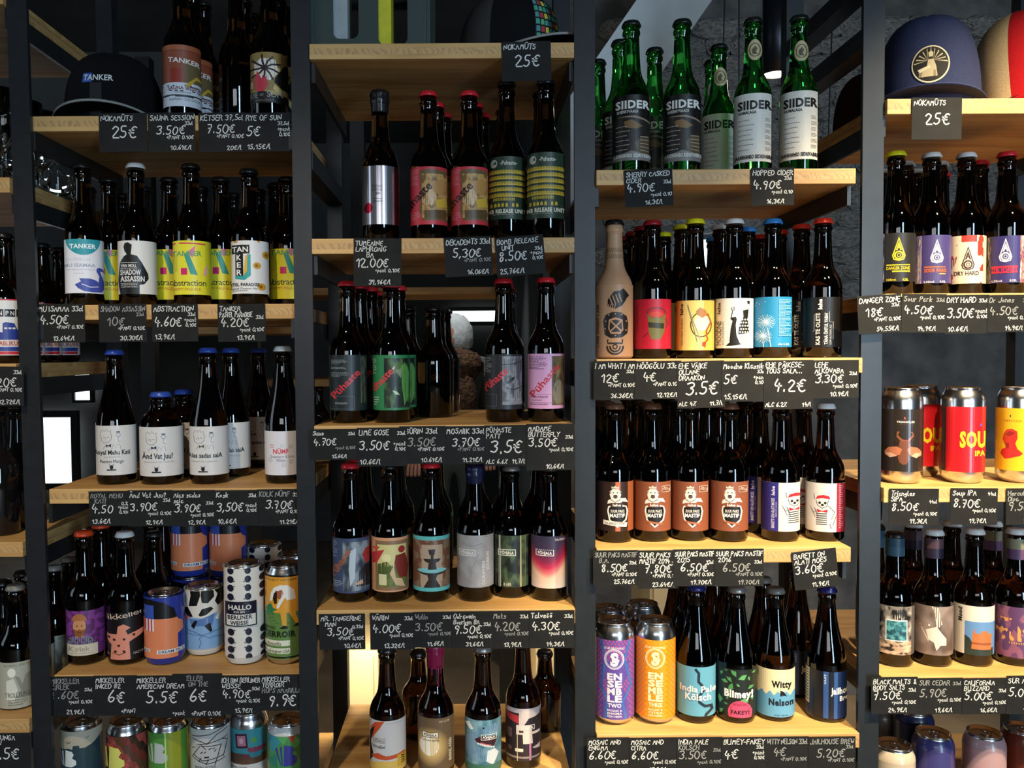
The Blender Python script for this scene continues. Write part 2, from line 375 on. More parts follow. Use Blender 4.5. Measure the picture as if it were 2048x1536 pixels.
class Art:
    """a label drawn in the pixels of an enlarged crop; cx = bottle axis, ty / by = label top and bottom"""
    def __init__(s, reg, cx, ty, by, base, wrap=1.9):
        s.reg, s.cx, s.ty, s.by, s.base, s.wrap, s.items, s.layer = reg, cx, ty, by, base, wrap, [], 1
        s.px = reg[0] + cx / reg[2]; s.pty = reg[1] + ty / reg[2]; s.pby = reg[1] + by / reg[2]
    def add(s, polys, c, up=True):
        c = lin(c) if isinstance(c, str) else c
        for p in polys: s.items.append((p, s.layer, c))
        if up: s.layer += 1
        return s
    def P(s, c, *xy):
        pts = list(zip(xy[0::2], xy[1::2])); return s.add([pts], c)
    def R(s, c, x0, y0, x1, y1): return s.add([[(x0, y0), (x1, y0), (x1, y1), (x0, y1)]], c)
    def E(s, c, x, y, rx, ry, n=20, a0=0, a1=360):
        st = [(x + rx * math.cos(math.radians(a0 + (a1 - a0) * i / n)), y + ry * math.sin(math.radians(a0 + (a1 - a0) * i / n))) for i in range(n + (a1 - a0 < 360))]
        return s.add([st], c)
    def O(s, c, x, y, rx, ry, w, n=24, a0=0, a1=360):
        p = [(x + rx * math.cos(math.radians(a0 + (a1 - a0) * i / n)), y + ry * math.sin(math.radians(a0 + (a1 - a0) * i / n))) for i in range(n + 1)]
        return s.add(ribbon(p, w, a1 - a0 >= 360), c)
    def L(s, c, w, *xy):
        return s.add(ribbon(list(zip(xy[0::2], xy[1::2])), w), c)
    def box(s, c, w, x0, y0, x1, y1):
        return s.L(c, w, x0, y0, x1, y0).L(c, w, x1, y0, x1, y1).L(c, w, x1, y1, x0, y1).L(c, w, x0, y1, x0, y0)
    def TD(s, t, x0, y0, x1, y1, h, c, bold=0.0):
        """text along the baseline (x0,y0)-(x1,y1), cap height h"""
        polys, a, b = text2d(t, bold); d = math.hypot(x1 - x0, y1 - y0); ux, uy = (x1 - x0) / d, (y1 - y0) / d
        k = d / (b - a); q = h / 0.70
        return s.add([[(x0 + (px - a) * k * ux + py * q * uy, y0 + (px - a) * k * uy - py * q * ux) for px, py in p] for p in polys], c)
    def T(s, t, x0, y0, x1, y1, c, bold=0.0): return s.TD(t, x0, y1, x1, y1, y1 - y0, c, bold)
    def V(s, t, x0, y0, x1, y1, c, bold=0.0):      # reads upwards, bounding box given
        return s.TD(t, x1, y1, x1, y0, x1 - x0, c, bold)
    def para(s, c, x0, y0, x1, y1, n, seed=1, w=None):
        r = random.Random(seed); st = (y1 - y0) / n; ps = []
        for i in range(n):
            x = x0; xe = x1 - (x1 - x0) * (r.random() * .25 if i % 4 != 3 else .5)
            while x < xe:
                l = (x1 - x0) * r.uniform(.05, .16); ps.append([(x, y0 + i * st), (min(x + l, xe), y0 + i * st), (min(x + l, xe), y0 + (i + (w or .45)) * st), (x, y0 + (i + (w or .45)) * st)])
                x += l + (x1 - x0) * .03
        return s.add(ps, c)
    def G(s, x0, y0, x1, y1, nx, ny, fn):
        """painted area: fn(s, t) -> colour, t runs down"""
        nx, ny = int(nx * 1.7), int(ny * 1.7)
        for i in range(nx):
            for j in range(ny):
                c = fn((i + .5) / nx, (j + .5) / ny)
                if c is None: continue
                a, b = x0 + (x1 - x0) * i / nx, x0 + (x1 - x0) * (i + 1) / nx; d, e = y0 + (y1 - y0) * j / ny, y0 + (y1 - y0) * (j + 1) / ny
                s.items.append(([(a, d), (b, d), (b, e), (a, e)], s.layer, lin(c) if isinstance(c, str) else c))
        s.layer += 1; return s
    def mesh(s, name, R, Yf, stretch):
        sc = s.reg[2]; kx = Yf / F / stretch / sc; kv = (Yf - R) / F / sc
        h = (s.by - s.ty) * kv; wr = s.wrap * R
        def arc(x):
            t = (x - s.cx) * kx / R; q = min(abs(t), .95); a = math.asin(q) + max(0, abs(t) - .95) * 2.2
            return math.copysign(a * R, t)
        bm = bmesh.new(); cl = bm.loops.layers.float_color.new('ink')
        def face(pts, lay, c):
            vs = [bm.verts.new((u, v, lay)) for u, v in pts]
            try: f = bm.faces.new(vs)
            except ValueError: return
            for lp in f.loops: lp[cl] = (*c, 1)
        b = lin(s.base) if isinstance(s.base, str) else s.base or (0, 0, 0)
        for p, lay, c in s.items: face([(arc(x), (s.by - y) * kv) for x, y in p], lay, c)
        bmesh.ops.triangulate(bm, faces=[f for f in bm.faces if len(f.verts) > 4])
        if s.base is not None: face([(-wr, 0), (wr, 0), (wr, h), (-wr, h)], 0, b)
        for co, no in (((0, 0, 0), (0, -1, 0)), ((0, h, 0), (0, 1, 0)), ((-wr, 0, 0), (-1, 0, 0)), ((wr, 0, 0), (1, 0, 0))):
            bmesh.ops.bisect_plane(bm, geom=bm.verts[:] + bm.edges[:] + bm.faces[:], dist=1e-7, plane_co=co, plane_no=no, clear_outer=True)
        st = R * 0.11; k = -int(wr / st)
        while k * st < wr:
            bmesh.ops.bisect_plane(bm, geom=bm.verts[:] + bm.edges[:] + bm.faces[:], dist=1e-7, plane_co=(k * st, 0, 0), plane_no=(1, 0, 0))
            k += 1
        for v in bm.verts:
            u, w_, lay = v.co; r = R + .00025 + lay * .00003; a = u / R
            v.co = (r * math.sin(a), -r * math.cos(a), w_)
        me = bpy.data.meshes.new(name); bm.to_mesh(me); bm.free()
        return me

# ------------------------------------------------------------------ bottles
PROF = {'long': (30.5, 228, [(0, 1), (23, 0), (28.5, 1.2), (30.5, 5), (30.5, 112), (30.0, 118), (28.4, 125), (25.6, 132), (21.6, 139), (18.2, 146), (16.2, 153), (15.0, 162), (13.8, 180), (13.0, 198), (12.8, 206), (14.4, 208), (14.6, 212), (13.4, 214.5), (13.2, 220), (0, 221)], 15.2),
        'taper': (32, 228, [(0, 1), (25, 0), (30.5, 1.5), (32, 6), (32, 92), (31.4, 102), (29.6, 114), (26.4, 128), (22.4, 143), (18.6, 160), (16, 176), (14.2, 192), (13.2, 205), (14.4, 207.5), (14.6, 212), (13.4, 214.5), (13.2, 220), (0, 221)], 15.2),
        'short': (35, 150, [(0, 1), (28, 0), (33.5, 1.5), (35, 6), (35, 84), (34.4, 92), (32, 101), (28, 109), (22.5, 116), (18, 121), (16.4, 126), (16, 132), (17.6, 134), (17.6, 137), (15.6, 138.5), (15.4, 142), (0, 143)], 17.5)}
MC = {}
def bottle_mesh(kind, Hm, gl=''):
    k = (kind, round(Hm, 3), gl)
    if k not in MC:
        R, H0, pr, rc = PROF[kind]; q = Hm * 1000 / H0
        MC[k] = lathe('bottle_glass', [(r / 1000, z * q / 1000) for r, z in pr], 40)
    return MC[k]
def cap_mesh(rc):
    k = ('cap', rc)
    if k not in MC:
        r = rc / 1000
        fl = lambda i, rr, z: rr * (1 + (.035 if i % 2 else -.03)) if z < -.006 else rr
        MC[k] = lathe('crown_cap', [(r * .80, -.0085), (r * 1.03, -.0092), (r * 1.01, -.0065), (r * .93, -.003), (r * .84, -.0008), (r * .6, 0), (0, 0)], 42, fl)
    return MC[k]
def wax_mesh(rc, ln):
    k = ('wax', rc, ln)
    if k not in MC:
        r = rc / 1000
        def fl(i, rr, z):
            return rr * (1 + .035 * math.sin(i * 1.7) + .03 * math.sin(i * .9 + z * 400))
        MC[k] = lathe('wax_seal', [(r * .88, -ln), (r * .93, -ln + .002), (r * .94, -.022), (r * 1.03, -.018), (r * 1.02, -.014), (r * .97, -.011), (r * 1.06, -.007), (r * 1.0, -.002), (r * .8, .001), (0, .0015)], 36, fl)
    return MC[k]

PLACED, LATER, GAP = {}, [], 0.0005
ORD = ('first', 'second', 'third', 'fourth')
def shelf_pt(px, z, Y): return at(px, H / 2 - F * ((z - CAMZ) / Y) - 63 - ROLL * (px - PPX), Y)
def free(sh, x, y, R, z0): return all(math.hypot(x - a, y - b) > R + r + .003 or abs(z0 - zz) > .17 for a, b, r, zz in PLACED.get(sh, []))
def settle(sh, x, y, R, z0, ymax, px=None):
    """step back until clear of everything already on the shelf; None if there is no room"""
    while y <= ymax:
        if px is not None: x = shelf_pt(px, z0, y).x
        if free(sh, x, y, R, z0):
            PLACED.setdefault(sh, []).append((x, y, R, z0)); return y
        y += .002
    return None
def face_cam(p): return math.atan2(-p.x, p.y)
def clone(root, loc, label, group, force=False):
    sh, R = root['shelf_key'], root['radius']
    y = loc.y if force else settle(sh, loc.x, loc.y, R, loc.z, SH[sh][1] + .356 - R)
    if y is None:
        return None
    loc = Vector((loc.x, y, loc.z)); r = root.copy(); COL.objects.link(r); r.location = loc; r['label'] = label; r['group'] = group
    for c in list(root.children):
        d = c.copy(); COL.objects.link(d); d.parent = r
    return r

WORD = {id(AMBER): 'brown', id(GREEN): 'green', id(DARKGLASS): 'black'}
def bottle(art, sh, short, label, top=None, kind='long', cap='black', glass=None, rows=0, y=None, lm=None, neck=None, wax=None, x=None, group=None, waxlen=.03, rowdx=0.0):
    glass = glass or AMBER; lm = lm or PAPER
    z, fy = SH[sh]; R, H0, _, rc = PROF[kind]; R /= 1000
    Y = fy + (y if y is not None else (.068 if fy < 1.37 else .070))
    px = x if x is not None else art.px
    z += GAP
    Y = settle(sh, 0, Y, R, z, fy + .356 - R, px) or Y
    loc = Vector((shelf_pt(px, z, Y).x, Y, z))
    Hm = H0 / 1000 if top is None else at(px, top, Y).z - z
    n = 'cider_bottle' if glass is GREEN else 'beer_bottle'
    root = empty(n, loc, face_cam(loc), label=label, cat='bottle', group=group); root['shelf_key'] = sh; root['radius'] = R
    obj('bottle_glass', bottle_mesh(kind, Hm, glass.name), glass, root)
    rcs = rc
    if wax:
        c = obj('wax_seal', wax_mesh(rc, waxlen), wax, root)
    else:
        me = cap_mesh(rcs).copy(); me.name = 'crown_cap'
        if cap: me.materials.clear(); me.materials.append(capmat(cap))
        c = obj('crown_cap', me, None, root)
    c.location.z = Hm
    if art is not None:
        stretch = 1 / math.cos(math.atan2(loc.x, loc.y))
        me = art.mesh('paper_label', R, Y, stretch); o = obj('paper_label', me, lm, root)
        o.location.z = at(px, art.pby, Y - R).z - z
    if neck:                                   # (Art, radius mm)
        na, nr = neck; stretch = 1 / math.cos(math.atan2(loc.x, loc.y))
        o = obj('neck_label', na.mesh('neck_label', nr / 1000, Y, stretch), PAPER, root); o.location.z = at(px, na.pby, Y - nr / 1000).z - z
    w = WORD[id(glass)]
    def do_rows():
        for k in range(rows):
            dy = (2 * R + .004) * (k + 1)
            if Y + dy + R > fy + .356: break
            clone(root, loc + Vector((rowdx * (k + 1) + random.uniform(-.003, .003), dy, 0)), f'{w} bottle, {ORD[k]} in line behind the {short}', f'rows behind the {short}')
    if rows: LATER.append(do_rows)
    return root

# ------------------------------------------------------------------ drinks cans
def can(art, sh, short, label, Hmm=157, y=None, rows=0, shoulder=None, x=None, group=None, z0=None, name='beer_can', R=33.0, yaw=0.0, paint=False):
    z, fy = SH[sh]; Y = fy + (y if y is not None else (.062 if fy < 1.37 else .066)); z = z + GAP if z0 is None else z0
    px = x if x is not None else art.px
    Rm = R / 1000; Y = settle(sh, 0, Y, Rm, z, fy + .356 - Rm, px) or Y
    loc = Vector((shelf_pt(px, z, Y).x, Y, z))
    k = ('can', Hmm)
    if k not in MC:
        h = Hmm
        MC[k] = lathe('can_body', [(r / 1000, q / 1000) for r, q in [(0, 6), (20, 3), (23.5, 0), (26, .6), (31, 8), (33, 13), (33, h - 21), (32, h - 15.5), (29.6, h - 9.5), (27.2, h - 5), (26.6, h - 3), (27.4, h - 1.2), (27, h), (26, h - .3), (25.2, h - 5), (22, h - 5.6), (0, h - 5)]], 44)
        MC[k, 's'] = lathe('can_shoulder', [(r / 1000, q / 1000) for r, q in [(33.15, h - 22), (32.15, h - 15.5), (29.75, h - 9.5), (27.6, h - 5.4)]], 44)
        MC[k, 'b'] = lathe('can_foot', [(r / 1000, q / 1000) for r, q in [(27.6, 2), (31.2, 8), (33.15, 13.2)]], 44)
        v = lathe('ring_pull', [(.004, 0), (.009, 0), (.009, .0012), (.004, .0012), (.004, 0)], 16)
        v.transform(Matrix.Scale(1.4, 4, (0, 1, 0))); MC[k, 't'] = v
    root = empty(name, loc, face_cam(loc) + yaw, label=label, cat='can', group=group); root['shelf_key'] = sh; root['radius'] = Rm
    obj('can_body', MC[k], ALU, root)
    t = obj('ring_pull', MC[k, 't'], ALU, root); t.location = (.002, .006, (Hmm - 4.9) / 1000)
    if shoulder:
        for q in 'sb':
            me = MC[k, q].copy(); obj('printed_shoulder' if q == 's' else 'printed_foot', me, mat('can_paint_' + shoulder, shoulder, .3, coat=.2), root)
    if paint:
        me = lathe('printed_wrap', [(.0331, .013), (.0331, (Hmm - 21.5) / 1000)], 44); obj('printed_wrap', me, mat('can_paint_' + shoulder, shoulder, .3, coat=.2), root)
    if art:
        stretch = 1 / math.cos(math.atan2(loc.x, loc.y)); art.wrap = 3.12
        o = obj('printed_wrap', art.mesh('printed_wrap', Rm + .0001, Y, stretch), TIN, root)
        o.location.z = max(.0135 if shoulder else .011, at(px, art.pby, Y - Rm).z - z)
    def do_rows():
        for i in range(rows):
            dy = (2 * Rm + .004) * (i + 1)
            if Y + dy + Rm > fy + .356: break
            clone(root, loc + Vector((random.uniform(-.003, .003), dy, 0)), f'drinks can, {ORD[i]} in line behind the {short}', f'rows behind the {short}')
    if rows: LATER.append(do_rows)
    return root

# ------------------------------------------------------------------ chalk price cards
def card(sh, rect, lines, short, price, tilt=0.0, lay=0, dim=(), seed=None):
    """rect: photo pixels; lines: (text, x, y, height, align) with x, y in photo pixels inside the card (y = baseline from top)"""
    x0, y0, x1, y1 = rect; z, fy = SH[sh]
    Y = fy - .0022 - lay * .0007
    c = at((x0 + x1) / 2, (y0 + y1) / 2, Y); k = Y / F; w, h = (x1 - x0) * k, (y1 - y0) * k
    root = empty('price_card', c + Vector((0, 0, -h / 2)), label=f'black price card chalked {price} under the {short}', cat='price card')
    root.rotation_euler = (0, math.radians(-tilt) + ROLL * -1, 0)
    cm = box_mesh('card', -w / 2, w / 2, 0, .0005, 0, h); obj('card', cm, CARD, root)
    rnd = random.Random(seed if seed is not None else int(x0 * 7 + y0))
    for d in (0, 1):
        qs = []
        for i, (t, x, y, hh, al, *mx) in enumerate(lines):
            if (i in dim) != bool(d): continue
            sw = .00052 + hh * k * .088
            Wp = x1 - x0; mw = {'l': Wp - x - 2, 'r': x - 2, 'c': 2 * min(x, Wp - x) - 3}[al] * k
            mw = min(mw, mx[0] * k) if mx else mw
            qs += hand(t, x * k - w / 2, h - y * k, hh * k, sw, mw, al, rnd)
        if qs:
            v, f = [], []
            for q in qs:
                f.append(tuple(range(len(v), len(v) + 4))); v += [(a, -.0002, b) for a, b in q]
            obj('chalk_writing', mesh_of('chalk_writing', v, f), CHALKDIM if d else CHALK, root)
    return root

def std(sh, rect, titles, size, price, pant, perl, short, style='', **kw):
    """the usual layout of a card: title lines, volume, price, deposit, price per litre"""
    x0, y0, x1, y1 = rect; Wp, Hp = x1 - x0, y1 - y0; q = min(1.0, Hp / 76); ln = []
    th = 10.0 if len(titles) < 2 else 9.4; y = 5.0
    for t in titles:
        y += th * q; ln.append((t, 4, y, th * q, 'l')); y += 2.4 * q
    if size:
        if len(titles) == 1 and len(titles[0]) * 7 + len(size) * 5 < Wp: ln[-1] = (titles[0], 4, 15 * q, th * q, 'l', Wp - 10 - len(size) * 5); ln.append((size, Wp - 3, 15 * q, 7 * q, 'r'))
        elif len(titles) == 1: y += 7 * q; ln.append((size, Wp - 4, y, 6.5 * q, 'r')); y += 1
        else:
            ln[-1] = ln[-1][:5] + (Wp - 10 - len(size) * 5,); ln.append((size, Wp - 3, y + 1.5 * q, 6.5 * q, 'r'))
    if 'B' in style:                              # large price, strength and litre price along the foot
        ph = min(24, Hp - y - 19) if perl or pant else 22
        ln.append((price, Wp * .52, max(Hp * .64, y + ph + 3), ph, 'c'))
        if pant: ln.append((pant, 3, Hp - 5, 8, 'l', Wp * .5))
        if perl: ln.append((perl, Wp - 4, Hp - 5, 8, 'r', Wp * (.42 if pant else .6)))
    elif 'R' in style:                            # deposit written beside the price
        yb = max(y + 19 * q, 45 * q); ln.append((price, 5, yb, 18 * q, 'l', Wp * .60))
        ln.append(('+' + pant[0], Wp - 3, yb - 9 * q, 8 * q, 'r', Wp * .32)); ln.append((pant[1], Wp - 3, yb + 1, 6.5 * q, 'r', Wp * .30))
        if perl: ln.append((perl, 6, Hp - 5, 9.5 * q, 'l', Wp * .66))
    else:
        yb = max(y + 17 * q, 40 * q); xp = 5 if 'L' in style else Wp * .18
        ln.append((price, xp, yb, 16.5 * q, 'l', Wp * .68))
        if pant: ln.append((pant, Wp - 3, yb + 9.5 * q, 7 * q, 'r', Wp * .68))
        if perl: ln.append((perl, Wp * .92 if 'L' not in style else Wp * .78, Hp - 4, 8.5 * q, 'r', Wp * .62))
    return card(sh, rect, ln, short, price, **kw)

# ================================================================== far left bay
a = Art((0, 340, 2.954), 38, 762, 1095, 'e6e2de')
a.R('c83038', -100, 762, 140, 770).R('c83038', -100, 1072, 140, 1090).R('2c3c8c', -100, 1045, 140, 1070).R('2c3c8c', -100, 975, 140, 1003)
a.P('2c3c8c', -60, 980, -60, 940, 20, 960, 22, 905, 40, 898, 90, 905, 105, 940, 130, 975).R('e6e2de', 30, 930, 48, 940).R('e6e2de', 55, 930, 72, 940).R('e6e2de', 78, 930, 95, 940)
a.R('15151a', -28, 822, 28, 866).R('15151a', 34, 822, 95, 866).R('15151a', 102, 822, 150, 866).T('N', -4, 832, 20, 858, 'e6e2de', .02).T('P', 40, 832, 58, 858, 'e6e2de', .02).T('N', 68, 832, 90, 858, 'e6e2de', .02).T('L', 110, 832, 124, 858, 'e6e2de', .02)
a.R('e0cfc4', -100, 1003, 140, 1040).T('KABLIKUKK', -20, 1010, 150, 1036, 'b04038', .02)
bottle(a, '0b', 'blue and red house label', 'dark bottle with white label showing a blue house and red stripes', top=466, rows=4)
a = Art((0, 800, 2.087), 78, 1092, 1290, 'a9a693')
a.T('NORDIC BREWERY', 20, 1100, 150, 1110, '6b6a5c').E('e6e3d2', 52, 1136, 17, 20).P('868474', 66, 1150, 84, 1158, 96, 1190, 110, 1150, 130, 1140, 140, 1250, 70, 1245, 90, 1215, 76, 1180).P('d5d2c0', 30, 1170, 60, 1160, 76, 1210, 60, 1262, 28, 1250).T('TROLLTUNGA', 24, 1222, 140, 1242, '55554a', .01).para('77766a', 36, 1252, 118, 1282, 3)
bottle(a, '0d', 'troll-tongue grey label', 'dark bottle with pale grey-green label of a cliff and moon', top=1168, rows=3, cap='grey', y=.062)
bottle(None, '0d', 'unlabelled shelf-end bottle', 'dark green unlabelled bottle beside the grey-green cliff label bottle', x=-28, top=1180, cap='black', glass=DARKGLASS, rows=2)
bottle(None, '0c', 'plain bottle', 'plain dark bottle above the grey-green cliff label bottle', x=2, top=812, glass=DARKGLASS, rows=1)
std('0b', (-42, 733, 47, 812), ['PNLB'], '33cl', '4.20€', '+PANT 0.10€', '12.72€/l', 'blue and red house label bottle', tilt=-1, lay=3)
std('0d', (-44, 1465, 62, 1548), ['TROLLTUNGA', 'SEXTON'], '', '6.5€', '', '', 'grey-green cliff label bottle', 'B')

# ================================================================== bay 1
# top row: baseball cap, then three tall bottles
Zt = (60, 0, 3.657)
a = Art(Zt, 1120, 335, 775, '8a4630')
a.R('9c5636', 900, 335, 1400, 372).L('6a2c20', 4, 950, 376, 1300, 376).P('8e2f24', 1035, 500, 1110, 500, 1110, 610, 1035, 610).P('6b5a3a', 1140, 460, 1260, 460, 1260, 610, 1140, 610)
a.R('cfd2da', 900, 605, 1400, 775).TD('TANKER', 1020, 456, 1248, 476, 34, 'e6e0da', .02)
a.P('c8a038', 1140, 620, 1220, 548, 1262, 560, 1262, 580, 1218, 572, 1160, 640).L('2a2622', 6, 1180, 630, 1240, 628)
for i in range(14):
    x = 975 + (i * 53) % 280; yy = 620 + (i * 37) % 110; a.R('1e1e22', x, yy, x + 14 + i % 3 * 9, yy + 7)
a.T('SAUNA SESSION', 1018, 632, 1262, 654, '6a2a2a', .02).T('TANKERI PALE', 1060, 668, 1180, 680, '77757a').R('1e1e22', 975, 692, 1262, 700).R('3a3a40', 1070, 692, 1200, 708).T('RASPBERRY CIDER SAISON', 1030, 716, 1240, 734, '8a888c')
bottle(a, '1a', 'brown sauna label', 'tall dark bottle with red-brown and white label and yellow benches', top=-58, rows=2)
bottle(None, '1a', 'plain tall bottle', 'plain tall dark bottle standing between the two labelled tall bottles', x=476, y=.13, top=-30, rows=2)
a = Art(Zt, 1756, 388, 748, 'b89a5c')
a.G(1590, 388, 1920, 660, 20, 14, lambda s, t: lin('cdb47a') if noise.noise((s * 3, t * 3, 1)) > .1 else lin('8f7440'))
a.P('e6ddd2', 1650, 470, 1700, 430, 1800, 440, 1820, 520, 1760, 590, 1660, 560)
for an in range(0, 360, 40):
    q = math.radians(an + 12); a.L('2a1a1e', 13, 1725, 500, 1725 + 55 * math.cos(q) , 500 + 50 * math.sin(q), 1725 + 112 * math.cos(q + .15), 500 + 92 * math.sin(q + .15))
a.P('c43a48', 1650, 580, 1672, 520, 1700, 575, 1735, 560, 1745, 620, 1705, 690, 1655, 650).P('171314', 1800, 560, 1860, 470, 1950, 450, 1950, 680, 1840, 640, 1790, 600).P('cdb47a', 1790, 615, 1880, 690, 1860, 712, 1780, 650)
a.R('1a1816', 1500, 668, 1760, 748).R('1a1816', 1700, 690, 2000, 748).T('RYE', 1622, 674, 1672, 712, 'a8a49a', .0).T('OF', 1688, 684, 1714, 702, 'a8a49a').T('SUN', 1738, 666, 1850, 708, 'a8a49a', .0).T('IMPERIAL RYE STOUT', 1660, 724, 1790, 738, '77736a')
bottle(a, '1a', 'gold sunburst label', 'tall dark bottle with gold label, black sun rays and red blob', top=-48, rows=2)
std('1a', (199, 227, 294, 303), ['NOKAMÜTS'], '', '25€', '', '', 'black baseball cap', 'B')
std('1a', (297, 226, 390, 303), ['SAUNA SESSION'], '33cl', '3.50€', '+PANT 0.10€', '10.61€/l', 'brown sauna label bottle', lay=1)
std('1a', (398, 226, 490, 303), ['KETSER 37,5cl'], '', '7.50€', '+PANT 0.10€', '20€/l', 'plain tall dark bottle')
std('1a', (489, 226, 583, 302), ['RYE OF SUN'], '37,5cl', '5€', ('pant', '0,10€'), '15,15€/l', 'gold sunburst label bottle', 'R', lay=1)

# second row
a = Art(Z1b, 565, 590, 945, 'e4e4ea')
a.E('2f9aa6', 558, 590, 112, 104, 24, 0, 180).T('TANKER', 470, 622, 640, 650, 'eef2f2', .03).T('political', 446, 708, 600, 732, 'cfcadf').T('MU ISAMAA', 432, 750, 636, 772, '9fa6bd', .02).para('c9c6d4', 450, 786, 640, 800, 1).para('c9c6d4', 495, 812, 565, 822, 1)
a.P('4350a4', 500, 888, 540, 868, 528, 848, 600, 848, 640, 860, 652, 872, 658, 830, 640, 800, 642, 780, 660, 772, 682, 782, 692, 800, 664, 796, 672, 822, 688, 862, 690, 910, 672, 936, 620, 938, 560, 932, 520, 912).L('e4e4ea', 5, 545, 885, 600, 905, 650, 900)
bottle(a, '1b', 'swan label', 'dark bottle with white label, teal arc and blue swan', top=328)
a = Art(Z1b, 914, 600, 950, 'd9d8d4')
a.P('141416', 826, 640, 834, 616, 856, 612, 880, 628, 876, 660, 872, 690, 912, 700, 940, 740, 982, 818, 984, 850, 955, 886, 925, 890, 925, 950, 800, 950, 786, 860, 802, 742, 830, 700, 846, 690, 832, 668)
a.T('VAN MOLL', 806, 754, 908, 774, 'd9d8d4', .03).L('d9d8d4', 3, 806, 744, 912, 744).L('d9d8d4', 3, 806, 782, 912, 782).T('SHADOW', 803, 790, 934, 824, 'd9d8d4', .03).T('ASSASSIN', 803, 834, 958, 868, 'd9d8d4', .03).L('d9d8d4', 3, 806, 880, 912, 880).para('b5b4b0', 806, 888, 915, 914, 2)
bottle(a, '1b', 'hooded shadow label', 'dark bottle, white cap, white label with black cloaked figure', top=327, cap='white', rows=1)
def abstraction(cx, ty, by, full=True):
    a = Art(Z1b, cx, ty, by, 'd9d22e'); d = cx - 1275
    def X(*q): return [v + d if i % 2 == 0 else v for i, v in enumerate(q)]
    a.R('c6c428', 1360 + d, ty, 1440 + d, by).P('c9c02a', *X(1080, 660, 1180, 700, 1180, 800, 1080, 850)).L('c03a48', 9, *X(1140, 620, 1168, 618)).L('c03a48', 9, *X(1196, 617, 1358, 621))
    a.P('d862a0', *X(1240, 680, 1298, 632, 1278, 712)).P('2f8f86', *X(1222, 690, 1250, 676, 1310, 826, 1262, 820)).P('c42468', *X(1202, 780, 1242, 780, 1242, 824, 1202, 824)).P('d89aa8', *X(1350, 790, 1372, 750, 1366, 826, 1346, 830)).P('b8b024', *X(1382, 640, 1404, 640, 1404, 760))
    a.T('TANKER', 1146 + d, 668, 1336 + d, 700, '5a9a5e', .02).T('Abstraction', 1120 + d, 856, 1362 + d, 896, '24202a', .0).T('HOPPY PALE ALE', 1140 + d, 910, 1326 + d, 926, 'c58a1e', .02)
    return a
bottle(abstraction(1275, 600, 955), '1b', 'yellow abstract label', 'dark bottle with yellow label, teal bar and pink triangles', top=328)
a = Art(Z1b, 1657, 600, 948, 'dcdad8')
a.P('2f9a9a', 1640, 690, 1660, 690, 1660, 830, 1620, 860, 1560, 850, 1560, 832, 1612, 832).P('d8a62e', 1626, 700, 1640, 690, 1636, 800, 1612, 832).R('101012', 1538, 628, 1654, 686).R('101012', 1562, 686, 1612, 832)
a.T('TAN', 1542, 640, 1644, 674, 'e8e6e2', .02).T('K', 1570, 694, 1600, 728, 'e8e6e2', .02).T('E', 1572, 742, 1598, 776, 'e8e6e2', .02).T('R', 1570, 790, 1602, 826, 'e8e6e2', .02)
for x, yy, r in ((1700, 764, 26), (1764, 690, 30), (1728, 902, 28), (1566, 600, 16), (1712, 600, 12)): a.E('c9962e', x, yy, r, r * .85, 12).E('8a5f1c', x - 4, yy, r * .4, r * .4, 10)
a.T('PASTEL PARADISE', 1500, 878, 1714, 898, '1a1a1c', .03).T('Tropical Dessert Ale', 1510, 908, 1700, 920, '55545a').para('77757a', 1545, 926, 1640, 936, 1)
pp = bottle(a, '1b', 'white block-letter label', 'dark bottle with white label, black block letters and yellow fruit', top=338)
second = bottle(abstraction(735, 660, 990), '1b', 'x', 'yellow-label bottle in the second rank between swan and hooded shadow labels', top=356, y=.135)
for xq, lb in ((1130, 'between hooded shadow and yellow abstract labels'), (1470, 'between yellow abstract and block-letter labels'), (1905, 'beside the post past the block-letter label')):
    pz = at(xq / 3.303, 600, second.location.y)
    clone(second, Vector((pz.x, second.location.y, second.location.z)), 'yellow-label bottle in the second rank ' + lb, 'second rank of yellow-label bottles')
pz = at(545, 600, 1.535); clone(pp, Vector((pz.x, 1.535, pp.location.z)), 'bottle of the same block-letter label peeking out behind it', 'second rank block-letter bottle')
for i, xq in enumerate((180, 250, 292, 345, 405, 470, 520, 570)):
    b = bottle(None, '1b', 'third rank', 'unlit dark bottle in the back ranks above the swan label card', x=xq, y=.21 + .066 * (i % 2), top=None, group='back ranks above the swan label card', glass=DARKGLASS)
std('1b', (75, 608, 170, 685), ['MU ISAMAA 33cl'], '', '4.50€', '+PANT 0.10€', '13.64€/l', 'swan label bottle', 'L', lay=1)
std('1b', (198, 608, 293, 684), ['SHADOW ASSASSIN'], '33cl', '10€', '+PANT 0.10€', '30.30€/l', 'hooded shadow label bottle', dim=(0, 1, 2))
std('1b', (304, 608, 396, 683), ['ABSTRACTION'], '33cl', '4.60€', ('pant', '0,10€'), '13,9€/l', 'yellow abstract label bottle', 'R')
std('1b', (436, 608, 531, 683), ['TANKER', 'PASTEL PARADISE'], '33cl', '4.20€', '+pant 0,10€', '13,9€/l', 'white block-letter label bottle', 'L')

